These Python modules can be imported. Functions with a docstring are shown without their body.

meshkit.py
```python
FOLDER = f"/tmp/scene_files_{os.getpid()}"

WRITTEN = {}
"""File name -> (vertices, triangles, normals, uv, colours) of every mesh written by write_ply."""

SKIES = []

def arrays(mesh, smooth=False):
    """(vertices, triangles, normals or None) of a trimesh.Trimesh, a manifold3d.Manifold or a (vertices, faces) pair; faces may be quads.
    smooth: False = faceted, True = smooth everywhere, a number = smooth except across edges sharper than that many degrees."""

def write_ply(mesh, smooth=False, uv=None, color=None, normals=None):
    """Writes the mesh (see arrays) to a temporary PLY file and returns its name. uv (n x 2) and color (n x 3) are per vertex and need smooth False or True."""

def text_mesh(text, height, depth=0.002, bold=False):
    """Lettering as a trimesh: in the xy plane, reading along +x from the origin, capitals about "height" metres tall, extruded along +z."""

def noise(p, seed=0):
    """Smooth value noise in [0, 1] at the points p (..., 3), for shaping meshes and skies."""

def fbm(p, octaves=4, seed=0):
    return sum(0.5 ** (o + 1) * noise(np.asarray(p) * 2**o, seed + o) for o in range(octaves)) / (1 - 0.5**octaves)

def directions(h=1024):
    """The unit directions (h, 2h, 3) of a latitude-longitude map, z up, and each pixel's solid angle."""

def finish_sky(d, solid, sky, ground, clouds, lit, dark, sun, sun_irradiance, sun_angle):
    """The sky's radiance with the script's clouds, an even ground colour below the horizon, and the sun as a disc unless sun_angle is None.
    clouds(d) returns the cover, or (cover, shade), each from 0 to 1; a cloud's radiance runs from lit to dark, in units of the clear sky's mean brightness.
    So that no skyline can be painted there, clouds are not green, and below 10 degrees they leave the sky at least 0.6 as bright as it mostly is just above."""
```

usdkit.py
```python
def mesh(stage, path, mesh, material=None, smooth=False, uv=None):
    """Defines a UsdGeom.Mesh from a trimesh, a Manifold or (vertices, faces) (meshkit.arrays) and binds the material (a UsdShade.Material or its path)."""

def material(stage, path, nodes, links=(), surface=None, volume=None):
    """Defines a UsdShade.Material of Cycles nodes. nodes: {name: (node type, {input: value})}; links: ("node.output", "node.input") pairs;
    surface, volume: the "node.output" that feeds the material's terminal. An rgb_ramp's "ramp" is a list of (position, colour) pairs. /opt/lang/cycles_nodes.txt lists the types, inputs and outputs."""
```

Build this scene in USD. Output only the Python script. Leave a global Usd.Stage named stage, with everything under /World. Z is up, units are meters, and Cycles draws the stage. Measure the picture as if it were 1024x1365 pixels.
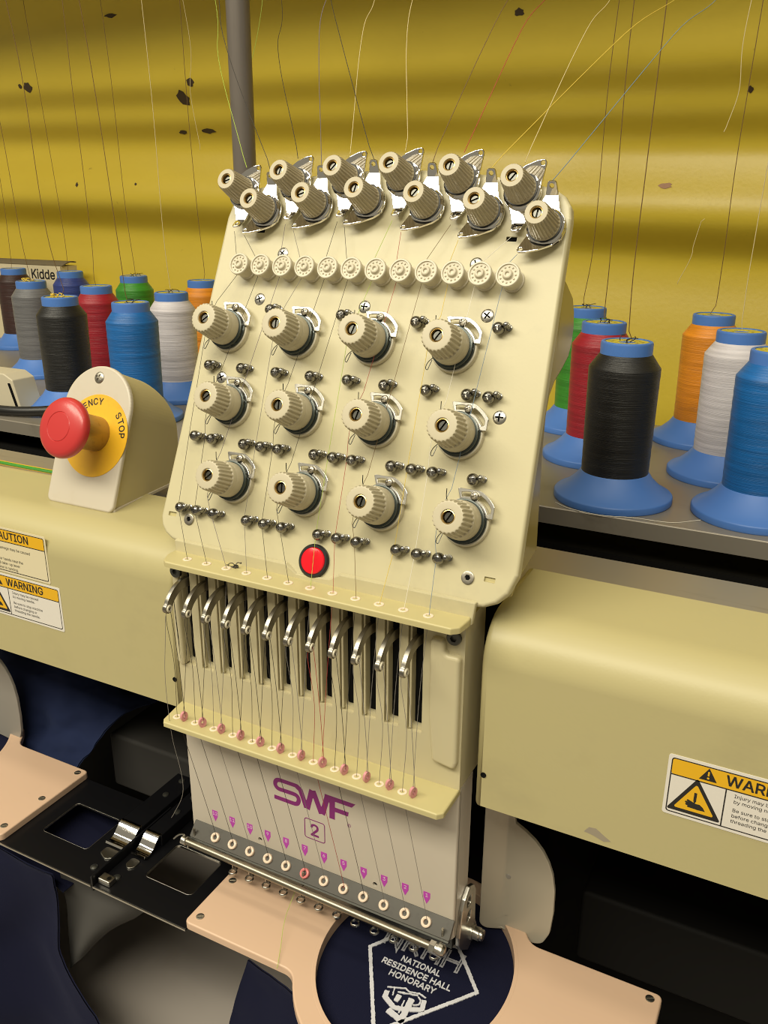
import math, random
import numpy as np
import trimesh, manifold3d, mapbox_earcut
import shapely
from shapely.geometry import Polygon, LineString, Point, box as sbox
from shapely.ops import unary_union
from shapely import affinity
from pxr import Usd, UsdGeom, UsdLux, UsdShade, Gf, Sdf, Vt
import usdkit, meshkit

random.seed(7)
RNG = np.random.default_rng(7)
stage = Usd.Stage.CreateInMemory()
UsdGeom.SetStageUpAxis(stage, UsdGeom.Tokens.z)
UsdGeom.SetStageMetersPerUnit(stage, 1.0)
UsdGeom.Xform.Define(stage, '/World')
S, Z0 = 0.001, 1.0          # model coordinates are millimetres; the needle row's mark 12 is the origin, 1 m above the floor

# ------------------------------------------------------------------ camera
cam = UsdGeom.Camera.Define(stage, '/World/camera')
right = Gf.Vec3d(0.88777000, 0.46025055, 0.00581849)
up = Gf.Vec3d(-0.15792244, 0.29269173, 0.94307585)
fwd = Gf.Vec3d(-0.43234815, 0.83815332, -0.33252683)
eye = Gf.Vec3d(0.26816226, -0.31323954, 0.32517631 + Z0)
cam.AddTransformOp().Set(Gf.Matrix4d(right[0], right[1], right[2], 0, up[0], up[1], up[2], 0, -fwd[0], -fwd[1], -fwd[2], 0, eye[0], eye[1], eye[2], 1))
cam.CreateHorizontalApertureAttr(36.0)
cam.CreateVerticalApertureAttr(36.0 * 1365 / 1024)
cam.CreateFocalLengthAttr(36.0 * 1143 / 1024)
cam.CreateClippingRangeAttr(Gf.Vec2f(0.01, 50))
cam.CreateExposureAttr(0.24)

# ------------------------------------------------------------------ light: ambient room glow and two ceiling tubes
dome = UsdLux.DomeLight.Define(stage, '/World/room_glow')
dome.CreateIntensityAttr(0.07)
dome.CreateColorAttr(Gf.Vec3f(1.0, 0.90, 0.68))
def tube(name, loc, w, h, power, color=(1.0, 0.93, 0.74), rx=0):
    l = UsdLux.RectLight.Define(stage, '/World/' + name)
    l.CreateWidthAttr(w); l.CreateHeightAttr(h); l.CreateIntensityAttr(power)
    l.CreateColorAttr(Gf.Vec3f(*color))
    l.AddTranslateOp().Set(Gf.Vec3d(*loc))
    if rx: l.AddRotateXOp().Set(rx)
tube('ceiling_tube', (0.10, -0.22, 2.55), 2.4, 0.16, 4.5)
tube('ceiling_panel', (-0.35, -1.08, 2.45), 2.2, 0.6, 11.5)

# ------------------------------------------------------------------ materials
LOOK = '/World/Looks/'
MATS = {}
def lin(r, g, b):
    f = lambda c: c / 12.92 if c <= 0.04045 else ((c + 0.055) / 1.055) ** 2.4
    return tuple(f(x / 255) for x in (r, g, b))
def mat(name, col, rough=0.45, metal=0.0, spec=0.5, dirt=None, dscale=(60, 60, 60), damt=0.5, bump=0.0, bscale=900, coat=0.0, thr=(0.55, 0.75), vary=None, extra=None):
    """Principled; dirt: a second colour mixed in where noise passes thr; bump: fine grain."""
    p = {'base_color': col, 'roughness': rough, 'metallic': metal, 'specular_ior_level': spec, 'coat_weight': coat, 'coat_roughness': 0.12}
    if extra: p.update(extra)
    n, l = {'p': ('principled_bsdf', p)}, []
    if dirt or bump:
        n['g'] = ('geometry', {})
    if dirt:
        n['m'] = ('mapping', {'scale': dscale}); n['t'] = ('noise_texture', {'scale': 1.0, 'detail': 6.0, 'roughness': 0.65})
        n['r'] = ('rgb_ramp', {'ramp': [(thr[0], (0, 0, 0)), (thr[1], (damt, damt, damt))]})
        n['x'] = ('mix', {'color1': col, 'color2': dirt})
        l += [('g.position', 'm.vector'), ('m.vector', 't.vector'), ('t.fac', 'r.fac'), ('r.color', 'x.fac'), ('x.color', 'p.base_color')]
    if bump:
        n['bt'] = ('noise_texture', {'scale': bscale, 'detail': 3.0}); n['b'] = ('bump', {'strength': bump, 'distance': 0.0004})
        l += [('g.position', 'bt.vector'), ('bt.fac', 'b.height'), ('b.normal', 'p.normal')]
    MATS[name] = usdkit.material(stage, LOOK + name, n, l, surface='p.BSDF')
    return MATS[name]

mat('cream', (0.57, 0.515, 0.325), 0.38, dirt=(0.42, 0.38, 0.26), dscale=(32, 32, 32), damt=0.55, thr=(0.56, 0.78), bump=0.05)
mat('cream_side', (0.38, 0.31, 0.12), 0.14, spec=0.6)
mat('beam_paint', (0.46, 0.405, 0.205), 0.42, dirt=(0.36, 0.31, 0.17), dscale=(14, 14, 20), damt=0.5, thr=(0.56, 0.82), bump=0.08)
mat('ledge', (0.52, 0.455, 0.225), 0.38, dirt=(0.45, 0.37, 0.18), dscale=(60, 60, 60), damt=0.5, thr=(0.58, 0.8))
mat('case', (0.55, 0.49, 0.31), 0.40, dirt=(0.36, 0.31, 0.20), dscale=(45, 45, 25), damt=0.5, thr=(0.55, 0.8))
mat('face_white', (0.53, 0.475, 0.395), 0.35, dirt=(0.52, 0.47, 0.37), dscale=(20, 20, 20), damt=0.4, thr=(0.56, 0.85))
mat('knob_beige', (0.52, 0.465, 0.33), 0.42, dirt=(0.45, 0.39, 0.26), dscale=(90, 90, 90), damt=0.4)
mat('knob_tan', (0.47, 0.41, 0.28), 0.42)
mat('roller_white', (0.62, 0.565, 0.43), 0.38)
mat('chrome', (0.85, 0.83, 0.80), 0.07, 1.0)
mat('steel', (0.55, 0.53, 0.48), 0.27, 1.0, dirt=(0.30, 0.27, 0.22), dscale=(150, 150, 150), damt=0.6)
mat('dull_steel', (0.42, 0.39, 0.33), 0.38, 1.0, dirt=(0.2, 0.17, 0.13), dscale=(90, 90, 90), damt=0.6)
mat('dark_steel', (0.10, 0.10, 0.09), 0.30, 0.8)
mat('ring_dark', (0.035, 0.045, 0.04), 0.25, 0.4)
mat('brass', (0.78, 0.52, 0.18), 0.25, 1.0)
mat('collar_brass', (0.40, 0.29, 0.11), 0.38, 0.85, dirt=(0.2, 0.13, 0.05), dscale=(300, 300, 60), damt=0.7)
mat('black_plastic', (0.012, 0.012, 0.012), 0.4)
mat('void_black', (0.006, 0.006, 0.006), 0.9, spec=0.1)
mat('lamp_red', (0.65, 0.008, 0.018), 0.15, extra={'emission_color': (1, 0.02, 0.03), 'emission_strength': 0.12})
mat('button_red', (0.52, 0.035, 0.035), 0.33, coat=0.2)
mat('estop_yellow', (0.80, 0.45, 0.02), 0.45, dirt=(0.5, 0.26, 0.02), dscale=(60, 60, 60), damt=0.5)
mat('estop_face', (0.57, 0.515, 0.42), 0.4, dirt=(0.5, 0.42, 0.3), dscale=(50, 50, 50), damt=0.4)
mat('estop_side', (0.54, 0.475, 0.27), 0.42, bump=0.08)
mat('ceramic', (0.82, 0.66, 0.52), 0.25)
mat('ceramic_pink', (0.62, 0.27, 0.29), 0.35)
mat('ceramic_red', (0.72, 0.22, 0.22), 0.3)
mat('print_purple', (0.20, 0.012, 0.15), 0.5)
mat('print_pink', (0.48, 0.06, 0.43), 0.5)
mat('print_white', (0.72, 0.58, 0.68), 0.5)
mat('print_black', (0.015, 0.013, 0.012), 0.5)
mat('sticker_white', (0.72, 0.68, 0.62), 0.45)
mat('sticker_cream', (0.70, 0.62, 0.42), 0.45)
mat('sticker_yellow', (0.75, 0.42, 0.01), 0.45)
mat('spool_blue', (0.075, 0.20, 0.58), 0.42, bump=0.04)
mat('spool_label', (0.62, 0.52, 0.06), 0.5, dirt=(0.12, 0.1, 0.02), dscale=(300, 300, 300), damt=0.8, thr=(0.5, 0.6))
mat('tray_metal', (0.30, 0.27, 0.225), 0.42, 0.35, dirt=(0.2, 0.17, 0.13), dscale=(30, 30, 30), damt=0.5)
mat('alu_plate', (0.42, 0.37, 0.28), 0.45, 0.5, dirt=(0.16, 0.13, 0.1), dscale=(8, 60, 60), damt=0.6)
mat('pole_steel', (0.20, 0.175, 0.155), 0.36, 0.45, dirt=(0.12, 0.1, 0.08), dscale=(60, 60, 12), damt=0.6)
mat('peach', (0.62, 0.43, 0.30), 0.38, dirt=(0.5, 0.35, 0.25), dscale=(40, 40, 40), damt=0.3, thr=(0.6, 0.8))
mat('black_paint', (0.005, 0.005, 0.006), 0.28, spec=0.35)
mat('navy_cloth', (0.004, 0.005, 0.021), 0.9, bump=0.5, bscale=2500, spec=0.2, extra={'sheen_weight': 0.05, 'sheen_tint': (0.3, 0.35, 0.7)})
mat('blue_cloth', (0.010, 0.017, 0.055), 0.9, bump=0.5, bscale=2500, spec=0.2, extra={'sheen_weight': 0.12, 'sheen_tint': (0.3, 0.4, 0.8)})
mat('stitch_white', (0.62, 0.62, 0.66), 0.55, bump=0.8, bscale=2600)
mat('stitch_grey', (0.42, 0.42, 0.46), 0.6, bump=0.8, bscale=2600)
mat('backing', (0.06, 0.057, 0.053), 0.9)
mat('dim_grey', (0.03, 0.028, 0.026), 0.8)
mat('base_grey', (0.33, 0.295, 0.265), 0.5, dirt=(0.3, 0.25, 0.2), dscale=(16, 16, 16), damt=0.4, thr=(0.6, 0.75))
mat('machine_dark', (0.006, 0.0055, 0.005), 0.7, spec=0.2)
mat('lever_steel', (0.30, 0.28, 0.24), 0.33, 1.0)
mat('bar_steel', (0.075, 0.07, 0.06), 0.36, 0.25, dirt=(0.05, 0.045, 0.04), dscale=(120, 120, 120), damt=0.7)
mat('pin_steel', (0.27, 0.26, 0.24), 0.22, 1.0)
mat('rod_steel', (0.30, 0.27, 0.21), 0.34, 1.0)
mat('guard_white', (0.42, 0.38, 0.30), 0.32, dirt=(0.25, 0.2, 0.14), dscale=(30, 30, 30), damt=0.5, thr=(0.55, 0.8))
mat('guard_grey', (0.30, 0.28, 0.25), 0.35)
mat('cardboard', (0.62, 0.54, 0.36), 0.8)
mat('cardboard_top', (0.16, 0.13, 0.08), 0.8)
mat('offwhite', (0.60, 0.54, 0.40), 0.5)
mat('rust_mark', (0.05, 0.03, 0.012), 0.7)
mat('tape_pink', (0.40, 0.22, 0.13), 0.6)
mat('concrete', (0.3, 0.28, 0.25), 0.8, dirt=(0.2, 0.18, 0.16), dscale=(5, 5, 5))
def wall_paint():
    n = {'g': ('geometry', {}), 'm': ('mapping', {'scale': (2.2, 2.2, 9)}), 't': ('noise_texture', {'scale': 1.0, 'detail': 7.0, 'roughness': 0.6}),
         'r': ('rgb_ramp', {'ramp': [(0.35, (0.59, 0.44, 0.036)), (0.6, (0.64, 0.485, 0.045)), (0.8, (0.53, 0.39, 0.034))]}),
         't2': ('noise_texture', {'scale': 55.0, 'detail': 4.0, 'roughness': 0.7}),
         'r2': ('rgb_ramp', {'ramp': [(0.70, (0, 0, 0)), (0.78, (0.5, 0.5, 0.5))]}), 'x': ('mix', {'color2': (0.2, 0.13, 0.02)}),
         'bt': ('noise_texture', {'scale': 240.0, 'detail': 3.0}), 'b': ('bump', {'strength': 0.12, 'distance': 0.001}),
         'p': ('principled_bsdf', {'roughness': 0.36, 'specular_ior_level': 0.45, 'coat_weight': 0.06, 'coat_roughness': 0.2})}
    l = [('g.position', 'm.vector'), ('m.vector', 't.vector'), ('t.fac', 'r.fac'), ('r.color', 'x.color1'), ('g.position', 't2.vector'), ('t2.fac', 'r2.fac'), ('r2.color', 'x.fac'),
         ('x.color', 'p.base_color'), ('g.position', 'bt.vector'), ('bt.fac', 'b.height'), ('b.normal', 'p.normal')]
    MATS['wall_yellow'] = usdkit.material(stage, LOOK + 'wall_yellow', n, l, surface='p.BSDF')
wall_paint()
def yarn(name, col, dark=0.6, rough=0.42):
    """wound thread: fine turns around the cone, streaked in tone"""
    n = {'g': ('geometry', {}), 'm': ('mapping', {'scale': (14, 14, 420)}), 't': ('noise_texture', {'scale': 1.0, 'detail': 5.0, 'roughness': 0.6}),
         'r': ('rgb_ramp', {'ramp': [(0.3, tuple(c * dark for c in col)), (0.7, col)]}),
         'm2': ('mapping', {'scale': (20, 20, 2600)}), 't2': ('noise_texture', {'scale': 1.0, 'detail': 3.0}), 'b': ('bump', {'strength': 0.55, 'distance': 0.0006}),
         'p': ('principled_bsdf', {'roughness': rough, 'specular_ior_level': 0.55, 'sheen_weight': 0.06})}
    l = [('g.position', 'm.vector'), ('m.vector', 't.vector'), ('t.fac', 'r.fac'), ('r.color', 'p.base_color'), ('g.position', 'm2.vector'), ('m2.vector', 't2.vector'), ('t2.fac', 'b.height'), ('b.normal', 'p.normal')]
    MATS[name] = usdkit.material(stage, LOOK + name, n, l, surface='p.BSDF')
YARN = {'black': (0.008, 0.008, 0.009), 'green': (0.045, 0.30, 0.02), 'red': (0.38, 0.008, 0.022), 'orange': (0.86, 0.30, 0.012), 'white': (0.72, 0.68, 0.72),
        'blue': (0.004, 0.15, 0.50), 'brown': (0.045, 0.014, 0.012), 'grey': (0.17, 0.17, 0.18), 'navy': (0.025, 0.05, 0.26)}
for k, c in YARN.items(): yarn('yarn_' + k, c)
for k, c in {'dark': (0.03, 0.025, 0.02), 'pale': (0.62, 0.52, 0.28), 'yellow': (0.75, 0.55, 0.08), 'red': (0.4, 0.05, 0.04), 'blue': (0.16, 0.25, 0.36), 'lime': (0.40, 0.55, 0.08), 'white': (0.8, 0.76, 0.66), 'brown': (0.16, 0.09, 0.03), 'grey': (0.22, 0.2, 0.18), 'violet': (0.16, 0.13, 0.16)}.items():
    mat('thread_' + k, c, 0.6)

# ------------------------------------------------------------------ helpers: scene tree
USED = {}
def numbered(parent, name):
    k = (parent, name); i = USED.get(k, 0); USED[k] = i + 1
    return parent + '/' + (name if i == 0 else '%s_%03d' % (name, i))
LOC = {}
def meta(prim, label=None, cat=None, group=None, kind=None):
    for k, v in (('label', label), ('category', cat), ('group', group), ('kind', kind)):
        if v: prim.SetCustomDataByKey(k, v)
def thing(name, label, cat, loc, group=None, kind=None):
    path = numbered('/World', name)
    x = UsdGeom.Xform.Define(stage, path)
    x.AddTranslateOp().Set(Gf.Vec3d(loc[0] * S, loc[1] * S, loc[2] * S + Z0))
    LOC[path] = np.array(loc, float)
    meta(x.GetPrim(), label, cat, group, kind)
    return path
def obj(name, tm, m, parent=None, label=None, smooth=35, kind=None, cat=None, group=None):
    """tm in millimetres, in model coordinates; one Mesh prim under parent or top level"""
    par = parent or '/World'
    path = numbered(par, name)
    v, f = arr(tm)
    if parent is None:
        c = np.array([(v[:, 0].min() + v[:, 0].max()) / 2, (v[:, 1].min() + v[:, 1].max()) / 2, v[:, 2].min()])
        mm = trimesh.Trimesh((v - c) * S, f, process=False)
    else:
        top = '/'.join(parent.split('/')[:3])
        c = LOC[top]
        mm = trimesh.Trimesh((v - c) * S, f, process=False)
    u = usdkit.mesh(stage, path, mm, MATS[m], smooth=smooth)
    if parent is None:
        u.AddTranslateOp().Set(Gf.Vec3d(c[0] * S, c[1] * S, c[2] * S + Z0))
        LOC[path] = c
    meta(u.GetPrim(), label, cat, group, kind)
    return path

# ------------------------------------------------------------------ helpers: shapes
def arr(m):
    if hasattr(m, 'to_mesh'):
        q = m.to_mesh(); return np.array(q.vert_properties[:, :3], float), np.array(q.tri_verts)
    return np.array(m.vertices, float), np.array(m.faces)
def TM(v, f): 
    f = np.asarray(f, int)
    if f.shape[1] == 4: f = np.vstack([f[:, [0, 1, 2]], f[:, [0, 2, 3]]])
    return trimesh.Trimesh(np.asarray(v, float), f, process=False)
def cat(*ms):
    ms = [x for m in ms for x in (m if isinstance(m, (list, tuple)) else [m])]
    return trimesh.util.concatenate([TM(*arr(m)) for m in ms])
def man(m):
    t = TM(*arr(m)); t.merge_vertices(digits_vertex=5)
    v, f = np.array(t.vertices), np.array(t.faces)
    return manifold3d.Manifold(manifold3d.Mesh(vert_properties=v.astype(np.float32), tri_verts=f.astype(np.uint32)))
def cut(a, *bs):
    r = man(a)
    for b in bs: r = r - man(b)
    return TM(*arr(r))
def join(*ms):
    r = man(ms[0])
    for b in ms[1:]: r = r + man(b)
    return TM(*arr(r))
def xf(m, M):
    v, f = arr(m); M = np.asarray(M, float)
    w = v @ M[:3, :3].T + M[:3, 3]
    if np.linalg.det(M[:3, :3]) < 0: f = f[:, ::-1]
    return TM(w, f)
def mv(m, x=0, y=0, z=0):
    v, f = arr(m); return TM(v + [x, y, z], f)
def frame(o, X, Y, Z):
    M = np.eye(4); M[:3, 0], M[:3, 1], M[:3, 2], M[:3, 3] = X, Y, Z, o; return M
def rotz(m, deg):
    a = math.radians(deg); return xf(m, frame((0, 0, 0), (math.cos(a), math.sin(a), 0), (-math.sin(a), math.cos(a), 0), (0, 0, 1)))
def lathe(prof, n=32, rib=0, depth=0.0):
    """profile [(r, z[, rib amount])] from the bottom axis to the top axis; rib: number of ribs"""
    prof = [tuple(p) + (0,) * (3 - len(p)) for p in prof]
    if prof[0][0] > 1e-6: prof = [(0, prof[0][1], 0)] + prof
    if prof[-1][0] > 1e-6: prof = prof + [(0, prof[-1][1], 0)]
    if rib: n = rib * 4
    th = np.arange(n) * 2 * np.pi / n
    pat = np.array([1, 1, 0, 0])[np.arange(n) % 4] if rib else np.zeros(n)
    V, rows = [], []
    for r, z, a in prof:
        if r <= 1e-6:
            rows.append([len(V)]); V.append((0, 0, z))
        else:
            rr = r - a * depth * pat
            rows.append(list(range(len(V), len(V) + n)))
            V += [(rr[i] * math.cos(th[i]), rr[i] * math.sin(th[i]), z) for i in range(n)]
    F = []
    for A, B in zip(rows[:-1], rows[1:]):
        if len(A) == 1 and len(B) == 1: continue
        for i in range(n):
            j = (i + 1) % n
            if len(A) == 1: F.append((A[0], B[j], B[i]))
            elif len(B) == 1: F.append((A[i], A[j], B[0]))
            else: F += [(A[i], A[j], B[j]), (A[i], B[j], B[i])]
    return TM(V, F)
def slab(poly, z0, z1, b=0.0, steps=3):
    """extruded shapely polygon (holes allowed) with a rounded top edge of width b"""
    if poly.geom_type == 'MultiPolygon': return cat([slab(g, z0, z1, b, steps) for g in poly.geoms])
    poly = shapely.set_precision(poly.buffer(0), 1e-4)
    if poly.geom_type == 'MultiPolygon': return cat([slab(g, z0, z1, b, steps) for g in poly.geoms])
    if b <= 0 : 
        return mv(trimesh.creation.extrude_polygon(poly, z1 - z0, engine='earcut'), 0, 0, z0)
    poly = shapely.geometry.polygon.orient(poly)
    layers = [(0.0, z0)] + [(b * (1 - math.cos(a)), z1 - b + b * math.sin(a)) for a in np.linspace(0, math.pi / 2, steps + 1)]
    rings = [np.array(r.coords)[:-1] for r in [poly.exterior] + list(poly.interiors)]
    V, F, base = [], [], 0
    tops, bots = [], []
    for R in rings:
        n = len(R); e = np.roll(R, -1, 0) - R; e /= np.maximum(np.linalg.norm(e, axis=1, keepdims=True), 1e-9)
        nr = np.stack([-e[:, 1], e[:, 0]], 1); pn = np.roll(nr, 1, 0)
        k = nr + pn; d = 1 + (nr * pn).sum(1, keepdims=True); k = k / np.maximum(d, 0.4)
        for li, (o, z) in enumerate(layers):
            V += [(*(R[i] + k[i] * o), z) for i in range(n)]
        for li in range(len(layers) - 1):
            A, B = base + li * n, base + (li + 1) * n
            for i in range(n):
                j = (i + 1) % n; F += [(A + i, A + j, B + j), (A + i, B + j, B + i)]
        bots.append(len(V)); V += [(*R[i], z0) for i in range(n)]
        tops.append(len(V)); V += [V[base + (len(layers) - 1) * n + i] for i in range(n)]; base = len(V)
    ends = np.cumsum([len(R) for R in rings]).astype(np.uint32)
    for which, ids in ((0, bots), (1, tops)):
        gi = np.concatenate([np.arange(i0, i0 + len(R)) for i0, R in zip(ids, rings)])
        xy = np.array([V[g][:2] for g in gi], float)
        T = mapbox_earcut.triangulate_float64(xy, ends).reshape(-1, 3)
        for t in T:
            p = xy[t]; ar = (p[1][0] - p[0][0]) * (p[2][1] - p[0][1]) - (p[1][1] - p[0][1]) * (p[2][0] - p[0][0])
            ks = gi[t] if (ar > 0) == bool(which) else gi[t][::-1]
            F.append(tuple(int(q) for q in ks))
    return TM(V, F)
def rrect(x0, y0, x1, y1, r, q=6):
    r = min(r, (x1 - x0) / 2 - 1e-3, (y1 - y0) / 2 - 1e-3)
    return sbox(x0 + r, y0 + r, x1 - r, y1 - r).buffer(r, quad_segs=q)
def rounded(pts, r, q=5):
    p = Polygon(pts); return p.buffer(-r).buffer(2 * r, quad_segs=q).buffer(-r, quad_segs=q)
def rbox(x0, y0, z0, x1, y1, z1, r=0.5):
    return slab2(x0, y0, z0, x1, y1, z1, r)
def slab2(x0, y0, z0, x1, y1, z1, r):
    p = []
    for x in (x0 + r, x1 - r):
        for y in (y0 + r, y1 - r):
            for z in (z0 + r, z1 - r):
                p.append(trimesh.creation.icosphere(1, r).vertices + [x, y, z])
    return trimesh.convex.convex_hull(np.vstack(p))
def boxm(x0, y0, z0, x1, y1, z1):
    return mv(trimesh.creation.box((x1 - x0, y1 - y0, z1 - z0)), (x0 + x1) / 2, (y0 + y1) / 2, (z0 + z1) / 2)
def spline(P, n):
    """Catmull-Rom through P"""
    P = np.asarray(P, float); Q = np.vstack([2 * P[0] - P[1], P, 2 * P[-1] - P[-2]]); out = []
    for i in range(1, len(Q) - 2):
        for t in np.arange(n) / n:
            a, b, c, d = Q[i - 1], Q[i], Q[i + 1], Q[i + 2]
            out.append(0.5 * (2 * b + (c - a) * t + (2 * a - 5 * b + 4 * c - d) * t * t + (3 * b - a - 3 * c + d) * t ** 3))
    return np.array(out + [P[-1]])
def sweep(P, r, n=6):
    """closed tube along P; r scalar or per point"""
    P = np.asarray(P, float); m = len(P); R = np.broadcast_to(np.asarray(r, float), (m,))
    T = np.gradient(P, axis=0); T /= np.maximum(np.linalg.norm(T, axis=1, keepdims=True), 1e-12)
    a = np.array([0, 0, 1.0]) if abs(T[0][2]) < 0.9 else np.array([1.0, 0, 0])
    N = np.cross(T[0], a); N /= np.linalg.norm(N); V = []
    th = np.arange(n) * 2 * np.pi / n
    for i in range(m):
        N = N - T[i] * (N @ T[i]); N /= max(np.linalg.norm(N), 1e-12); B = np.cross(T[i], N)
        V.append(P[i] + R[i] * (np.cos(th)[:, None] * N + np.sin(th)[:, None] * B))
    V = np.vstack(V + [P[:1], P[-1:]]); F = []
    for i in range(m - 1):
        for k in range(n):
            j = (k + 1) % n; A, B = i * n, (i + 1) * n
            F += [(A + k, A + j, B + j), (A + k, B + j, B + k)]
    for k in range(n):
        j = (k + 1) % n; F += [(m * n, j, k), (m * n + 1, (m - 1) * n + k, (m - 1) * n + j)]
    return TM(V, F)
def grid(P, thick=None):
    """sheet from an (a, b, 3) array of points, optionally given a thickness along its normals"""
    a, b, _ = P.shape
    idx = np.arange(a * b).reshape(a, b)
    F = np.stack([idx[:-1, :-1], idx[1:, :-1], idx[1:, 1:], idx[:-1, 1:]], -1).reshape(-1, 4)
    m = TM(P.reshape(-1, 3), F)
    if thick is None: return m
    n = np.array(trimesh.Trimesh(m.vertices, m.faces, process=False).vertex_normals)
    V = np.vstack([m.vertices, m.vertices - n * thick]); k = a * b
    F2 = [m.faces, m.faces[:, ::-1] + k]
    rim = np.concatenate([idx[:, 0], idx[-1, 1:], idx[-2::-1, -1], idx[0, -2:0:-1]])
    q = []
    for i in range(len(rim)):
        u, w = rim[i], rim[(i + 1) % len(rim)]
        q += [(w, u, u + k), (w, u + k, w + k)]
    return TM(V, np.vstack(F2 + [np.array(q)[:, ::-1]]))
def text(s, h, d=0.06, bold=False): return meshkit.text_mesh(s, h, d, bold)
def centred(m):
    b = m.bounds; return mv(m, -(b[0][0] + b[1][0]) / 2, -(b[0][1] + b[1][1]) / 2, 0)

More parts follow.
